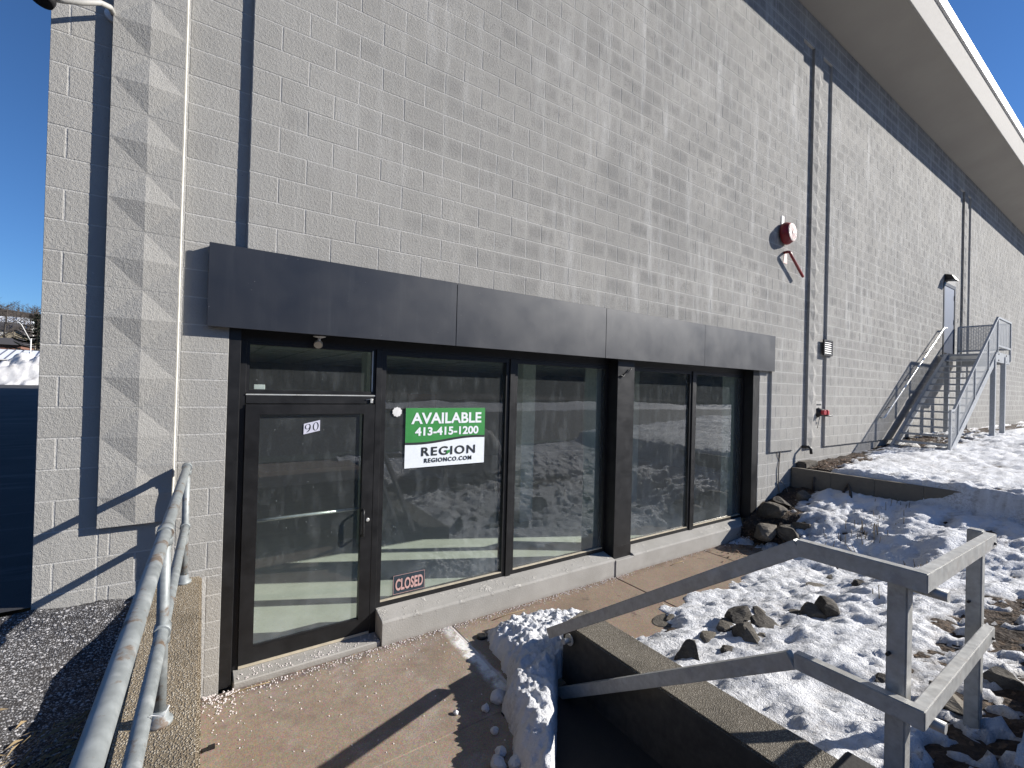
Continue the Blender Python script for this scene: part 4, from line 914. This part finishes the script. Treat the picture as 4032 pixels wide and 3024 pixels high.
# verge: pebbles, straw
vg = MB(); rnd = random.Random(3)
def pebble(x, y, z, r):
    n = 5; a0 = rnd.uniform(0, 6); e = rnd.uniform(.5, 1)
    ring = [(x+r*math.cos(a0+6.283*k/n)*rnd.uniform(.8, 1.1), y+r*e*math.sin(a0+6.283*k/n), z) for k in range(n)]
    top = [(x+(a-x)*.6, y+(b-y)*.6, z+r*.45) for a, b, c in ring]
    vg.add(ring+top, [tuple(range(n, 2*n))]+[(k, (k+1)%n, n+(k+1)%n, n+k) for k in range(n)])
for _ in range(6500):
    x = rnd.uniform(-1.85, -.73); y = rnd.uniform(-2.9, .03); pebble(x, y, float(verge_z(x, y))-.001, rnd.choice((.0025, .003, .004, .005, .006, .009)))
plain('grit', (.40, .39, .39), .9)
stuff(vg.build('verge_gravel', 'grit'), 'pale grit and ice crumbs on the dark ground left of the aggregate wall', 'gravel')
sw = MB(); rnd = random.Random(9)
for _ in range(800):
    cxs, cys = rnd.choice(((-1.0,-1.55),(-1.15,-1.9),(-.95,-1.25),(-.88,-1.7),(-1.25,-1.35),(-.95,-2.2))); x = cxs+rnd.gauss(0, .09); y = cys+rnd.gauss(0, .12)
    if x > -.74 or x < -1.8: continue
    a = rnd.gauss(.7, .6); L = rnd.uniform(.03, .11); z = float(verge_z(x, y))+.004+rnd.uniform(0, .02); dx, dy = math.cos(a)*L, math.sin(a)*L
    sw.add([(x,y,z),(x+dx*.5-.0009*math.sin(a),y+dy*.5+.0009*math.cos(a),z+rnd.uniform(0,.02)),(x+dx,y+dy,z),(x+dx*.5+.0012*math.sin(a),y+dy*.5-.0012*math.cos(a),z+.004)], [(0,1,2,3)])
stuff(sw.build('dead_grass', 'dry_straw'), 'flattened straw coloured dead grass at the foot of the aggregate wall', 'grass')
# cut stems in the bed
sm = MB(); rnd = random.Random(21)
for cxs, cys, n in ((6.55,-2.30,26),(7.6,-1.55,30),(7.2,-1.25,14),(8.2,-1.7,12),(5.6,-2.25,8),(12.5,-2.9,5)):
    for _ in range(n):
        x = cxs+rnd.gauss(0, .22); y = cys+rnd.gauss(0, .12); z = float(terrain(x, y))-.02; h_ = rnd.uniform(.10, .22)
        sm.tube([(x, y, z), (x+rnd.gauss(0,.02), y+rnd.gauss(0,.02), z+h_)], [.005, .004], 5)
sm.tube([(5.75,-2.05,.42),(5.62,-2.0,.62),(5.45,-1.95,.80)], [.007,.005,.003], 5); sm.tube([(5.75,-2.05,.42),(5.70,-2.0,.60),(5.62,-1.97,.74)], [.006,.005,.003], 5)
stuff(sm.build('cut_stems', 'dry_stem'), 'short cut dry plant stems poking from the snow in the bed', 'stems')
ms = MB(); rnd = random.Random(17)
for cxs, cys, rx, ry, n in ((9.6,-.3,.5,.14,260),(10.6,-.5,.3,.1,80),(14.8,-.6,.9,.3,420),(15.9,-.9,.5,.25,160),(20,-.3,3,.2,300),(6.7,-.25,.35,.12,120),(6.4,-.35,.3,.12,60)):
    for _ in range(n):
        x = cxs+rnd.gauss(0, rx); y = min(-.02, cys+rnd.gauss(0, ry)); z = (float(terrain(x, y)) if x > 6.6 else WZ)+rnd.uniform(.0, .03); a = rnd.uniform(0, 6.3); L = rnd.uniform(.02, .07); q = rnd.uniform(.006, .02)
        dx, dy = math.cos(a)*L, math.sin(a)*L; sm_ = (-math.sin(a)*q, math.cos(a)*q)
        ms.add([(x,y,z),(x+dx,y+dy,z+rnd.uniform(0,.02)),(x+dx+sm_[0],y+dy+sm_[1],z+rnd.uniform(0,.02)),(x+sm_[0],y+sm_[1],z)], [(0,1,2,3)])
stuff(ms.build('bark_mulch', 'wood_brown'), 'brown bark mulch showing through the snow along the wall and under the stair', 'mulch')
for i, (x, y, L, a, lab) in enumerate(((2.05,-.13,.42,.12,'long dry straw lying on the walk below the sill near the snowbank'),(4.9,-.14,.3,.2,'dry straw lying along the walk below the right hand windows'),(-.28,-.07,.34,.35,'pale grass stalk lying in the grit beside the door threshold'))):
    tag(MB().tube([(x,y,WZ+.006),(x+L*.5*math.cos(a),y+L*.5*math.sin(a)*.6,WZ+.01),(x+L*math.cos(a),y+L*.3*math.sin(a),WZ+.006)], .004, 5).build('dry_stalk', 'dry_straw'), lab, 'stalk')
tag(MB().lathe((1.80,-.34,WZ), (0,0,1), [(0,.05),(.02,.05),(.024,.03)], 16).build('drain_cover', 'black_plastic'), 'small round dark drain cover on the walk at the tip of the snowbank', 'cover')
cp = MB()
n = 20; cp.add([(3.62+.20*math.cos(6.283*k/n), -1.06+.12*math.sin(6.283*k/n), WZ+.003) for k in range(n)]+[(3.62+.19*math.cos(6.283*k/n), -1.06+.11*math.sin(6.283*k/n), WZ+.006) for k in range(n)], [(k,(k+1)%n,n+(k+1)%n,n+k) for k in range(n)]+[tuple(range(n,2*n))])
tag(cp.build('access_cover', 'rock'), 'oval grey access cover set in the walk at the snow edge', 'cover')
tag(MB().box(-.37, -.33, -.58, -.555, WZ, WZ+.02).bar((-.40,-.58,WZ+.012), (-.35,-.568,WZ+.012), .02, .012).build('small_dark_piece', 'black_plastic'), 'small dark piece lying on the walk beside the aggregate wall', 'clip')  # small dark box and bar on the walk
tag(MB().hexa([(4.52,.62,.07),(5.05,.70,.07),(5.05,.72,.07),(4.52,.64,.07),(4.50,.88,.90),(5.03,.96,.90),(5.03,.98,.90),(4.50,.90,.90)]).build('leaning_board', 'white_paint'), 'pale board leaning inside behind the third window', 'board')

# ================================================================== FAR THINGS
def at(az, te, d): a = R(az); return Vector((CAM.x+math.sin(a)*d, CAM.y+math.cos(a)*d, CAM.z+te*d))
# shovelled pile
P = at(-12.6, 0, 66); px, py = np.meshgrid(np.linspace(-7, 7, 90), np.linspace(-4, 4, 50)); rr = (px/5.2)**2+(py/3.4)**2
pz = np.clip(1.06-rr**.8, -.05, 2)*(2.75+1.1*fbm(px, py, .7, 4, 5)) + .5*np.clip(fbm(px, py, 1.7, 3, 9), -.3, .6)
stuff(sheet('snow_pile', px+P.x, py+P.y, pz+GZ+.45, 'dirty_snow'), 'tall dirty ploughed snow pile at the far edge of the left lot', 'snow')
for i, (az, d, wd, dp_, hw, hr_, wall, rf, base, lab) in enumerate(((-12.9, 95, 9.5, 7, 2.6, 1.3, 'house_grey', 'metal_roof', 1.9, 'grey house with shining ribbed metal roof behind the snow pile'),
        (-13.15, 150, 6, 6, 3.3, 2.2, 'house_tan', 'dark_roof', 6.6, 'cream gabled house above the metal roof on the hillside'), (-14.3, 170, 8, 7, 3.4, 2.0, 'house_white', 'dark_roof', 9.8, 'small white house high on the hillside at the left edge'), (-14.6, 120, 8, 7, 5.5, 1.2, 'terracotta_roof', 'dark_roof', 2.0, 'brown flat fronted house at the far left edge'), (-13.6, 190, 8, 6, 3.2, 2.0, 'house_white', 'metal_roof', 13.2, 'white house with snowy roof higher up the hillside'))):
    c_ = at(az, 0, d); h_ = tag(empty('house', (c_.x, c_.y, base)), lab, 'house'); a, b = wd/2, dp_/2
    x, y, z = c_.x, c_.y, base
    MB().box(x-a, x+a, y-b, y+b, z-6, z+hw).build('wall', wall, h_)
    if i == 1: rfm = MB().add([(x-a-.3,y-b-.3,z+hw-.1),(x,y-b-.3,z+hw+hr_),(x+a+.3,y-b-.3,z+hw-.1),(x-a-.3,y+b+.3,z+hw-.1),(x,y+b+.3,z+hw+hr_),(x+a+.3,y+b+.3,z+hw-.1)], [(0,1,4,3),(1,2,5,4)]); MB().add([(x-a,y-b,z+hw),(x+a,y-b,z+hw),(x,y-b,z+hw+hr_-.15)], [(0,1,2)]).build('gable', wall, h_)
    else: rfm = MB().add([(x-a-.4,y-b-.5,z+hw-.15),(x+a+.4,y-b-.5,z+hw-.15),(x+a-.6,y,z+hw+hr_),(x-a+.6,y,z+hw+hr_),(x-a-.4,y+b+.5,z+hw-.15),(x+a+.4,y+b+.5,z+hw-.15)], [(0,1,2,3),(3,2,5,4),(0,3,4),(1,5,2)])
    ro = rfm.build('roof', rf, h_)
    if i == 0:
        for k in range(10):
            xx = x-a+.2+wd*k/10*.96; t_ = .92; MB().bar((xx, y-b-.5, z+hw-.10), (xx+(x-xx)*.12, y-.05, z+hw+hr_+.03), .09, .10).build('roof_seam', 'house_grey', ro)
        MB().box(x-a-.42, x+a+.42, y-b-.56, y-b-.5, z+hw-.3, z+hw-.12).build('gutter', 'house_white', ro)
        MB().box(x-a-.02, x-a+.2, y-b-.03, y-b, z-.2, z+hw-.2).build('corner_board', 'house_white', h_)
    for k in range(3):
        xx = x-a+wd*(.22+.28*k); wn = MB().box(xx-.5, xx+.5, y-b-.02, y-b+.02, z+hw*.30, z+hw*.78).build('window', 'far_glass', h_)
        for s_ in (-1, 1): MB().box(xx+s_*.62-.16, xx+s_*.62+.16, y-b-.05, y-b-.01, z+hw*.28, z+hw*.8).build('shutter', 'house_white', wn)
lp = at(-12.55, 0, 85); ls = tag(empty('street_lamp', (lp.x, lp.y, 1.3)), 'pale street lamp pole with angled arm beside the metal roofed house', 'street lamp')
MB().tube([(lp.x,lp.y,0),(lp.x,lp.y,CAM.z+4.6)], .07, 8).build('pole', 'house_white', ls); MB().tube([(lp.x,lp.y,CAM.z+4.2),(lp.x-.9,lp.y,CAM.z+6.3),(lp.x-1.5,lp.y,CAM.z+6.9)], .05, 6).build('arm', 'house_white', ls)
# hills: ahead left and behind the camera
def hill(name, az0, az1, d0, d1, h0, h1, n=60, m_=14):
    A, D = np.meshgrid(np.linspace(R(az0), R(az1), n), np.linspace(0, 1, m_)); dd = d0+(d1-d0)*D
    X = CAM.x+np.sin(A)*dd; Y = CAM.y+np.cos(A)*dd; Z = h0+(h1-h0)*D**.85 + h1*.10*fbm(A*30, D*3, 1, 4, 12)*np.clip(D*3, 0, 1) - np.where(D == 0, 6, 0)
    return struct(sheet(name, X, Y, Z, 'winter_woods'))
hill('hill', -70, 8, 130, 420, 3.2, 36.); hill('mountain', -75, 30, 500, 1500, 30, 140)
hill('wooded_hill', 70, 290, 58, 300, 3, 44, 110)
def bare_tree(name, x, y, z, h, seed, lab, group, mat='bark', n=26, big=1.):
    rnd = random.Random(seed); t = tag(empty(name, (x, y, z)), lab, 'tree', group)
    MB().tube([(x,y,z-.5),(x+rnd.gauss(0,.1)*h*.1,y,z+h*.5),(x+rnd.gauss(0,.3)*h*.1,y,z+h*.95)], [h*.018*big, h*.012*big, h*.003], 6).build('trunk', 'bark', t)
    cr = MB()
    for _ in range(n):
        b = rnd.uniform(.25, .95); a = rnd.uniform(0, 6.3); L = h*(.34*(1.05-b)+.08); zz = z+h*b
        ex, ey, ez = x+math.cos(a)*L, y+math.sin(a)*L, zz+L*rnd.uniform(.3, 1.)
        cr.tube([(x,y,zz),((x+ex)/2,(y+ey)/2,(zz+ez)/2-L*.05),(ex,ey,ez)], [h*.006, h*.004, h*.0015], 4, False)
        for _ in range(3):
            q = rnd.uniform(.35, .9); a2 = rnd.uniform(0, 6.3); l2 = L*.45; sx, sy, sz = x+(ex-x)*q, y+(ey-y)*q, zz+(ez-zz)*q
            cr.tube([(sx,sy,sz),(sx+math.cos(a2)*l2,sy+math.sin(a2)*l2,sz+l2*.7)], [h*.003, h*.001], 3, False)
    cr.build('crown', 'bark', t); return t
for i, (az, d, h, lab) in enumerate(((-14.0, 140, 13, 'tall bare tree on the hillside above the brown house'), (-13.2, 165, 10, 'bare tree behind the cream gabled house'), (-12.6, 150, 11, 'bare tree right of the cream gabled house near the corner'), (-14.6, 175, 13, 'bare tree at the left picture edge behind the white house'), (-12.3, 185, 12, 'bare tree high on the slope below the conifer'))):
    q = at(az, 0, d); bare_tree('bare_tree', q.x, q.y, 3+(d-130)*.13, h, 40+i, lab, 'bare trees on the hillside')
q = at(-12.15, 0, 110); cf = tag(empty('conifer_tree', (q.x, q.y, 2)), 'dark conifer with drooping boughs just left of the building corner', 'tree')
MB().tube([(q.x,q.y,2),(q.x,q.y,CAM.z+10.6)], [.3, .04], 6).build('trunk', 'bark', cf)
cr = MB(); rnd = random.Random(2)
for k in range(130):
    b = rnd.uniform(.25, 1); zz = 2+b*10.6; a = rnd.uniform(0, 6.3); L = 4.6*(1.12-b)+.3
    for j in range(5):
        t0, t1 = j/5, (j+1.15)/5; wv = .28*(1.1-t0)
        f_ = lambda t: (q.x+math.cos(a)*L*t, q.y+math.sin(a)*L*t, zz+.5*L*t*(t-.75))
        p0, p1 = f_(t0), f_(t1); s_, c_ = -math.sin(a)*wv, math.cos(a)*wv
        cr.add([(p0[0]-s_,p0[1]-c_,p0[2]-.12),(p0[0]+s_,p0[1]+c_,p0[2]),(p1[0]+s_*.6,p1[1]+c_*.6,p1[2]-.05),(p1[0]-s_*.6,p1[1]-c_*.6,p1[2]-.15)], [(0,1,2,3)])
cr.build('crown', 'needles', cf)
# woods on the slopes, far off, one mass
wd = MB(); rnd = random.Random(77)
def stick(x, y, z, h):
    r_ = h*.012; wd.add([(x-r_,y,z),(x+r_,y+r_,z),(x,y-r_,z),(x,y,z+h)], [(0,1,3),(1,2,3),(2,0,3)])
    for _ in range(7):
        b = rnd.uniform(.3, .9); a = rnd.uniform(0, 6.3); L = h*.3*(1.1-b)+.2; zz = z+h*b
        wd.add([(x,y,zz),(x,y,zz+r_*1.2),(x+math.cos(a)*L,y+math.sin(a)*L,zz+L*.8)], [(0,1,2)])
for _ in range(1100):
    az = rnd.uniform(-24, -8); d = 135+250*rnd.random()**.8; q = at(az, 0, d); D = (d-130)/290; stick(q.x, q.y, 3.2+32.8*D**.85-1, rnd.uniform(7, 12))
for _ in range(2600):
    az = rnd.uniform(75, 285); d = 63+130*rnd.random()**1.6; q = at(az, 0, d); D = (d-62)/238; stick(q.x, q.y, 2+32*D**.85-1, rnd.uniform(7, 12))
stuff(wd.build('winter_wood', 'bark'), 'leafless brown woods massed on the far slopes', 'woods')
# unseen heap added just right of the frame to shade the muddy corner of the bed
hx, hy = np.meshgrid(np.linspace(-1.3, 1.3, 60), np.linspace(-.6, .6, 40)); rr = (hx/1.05)**2+(hy/.42)**2
hz = np.clip(1.05-rr**1.2, -.06, 2)*(.85+.4*fbm(hx, hy, 1.6, 4, 15)) + .12*np.abs(fbm(hx, hy, 5, 3, 19))
stuff(sheet('added_shade_heap', hx+4.3, hy-4.2, hz+.6, 'dirty_snow'), 'unseen snow heap added outside the right picture edge to shade the muddy corner', 'snow')
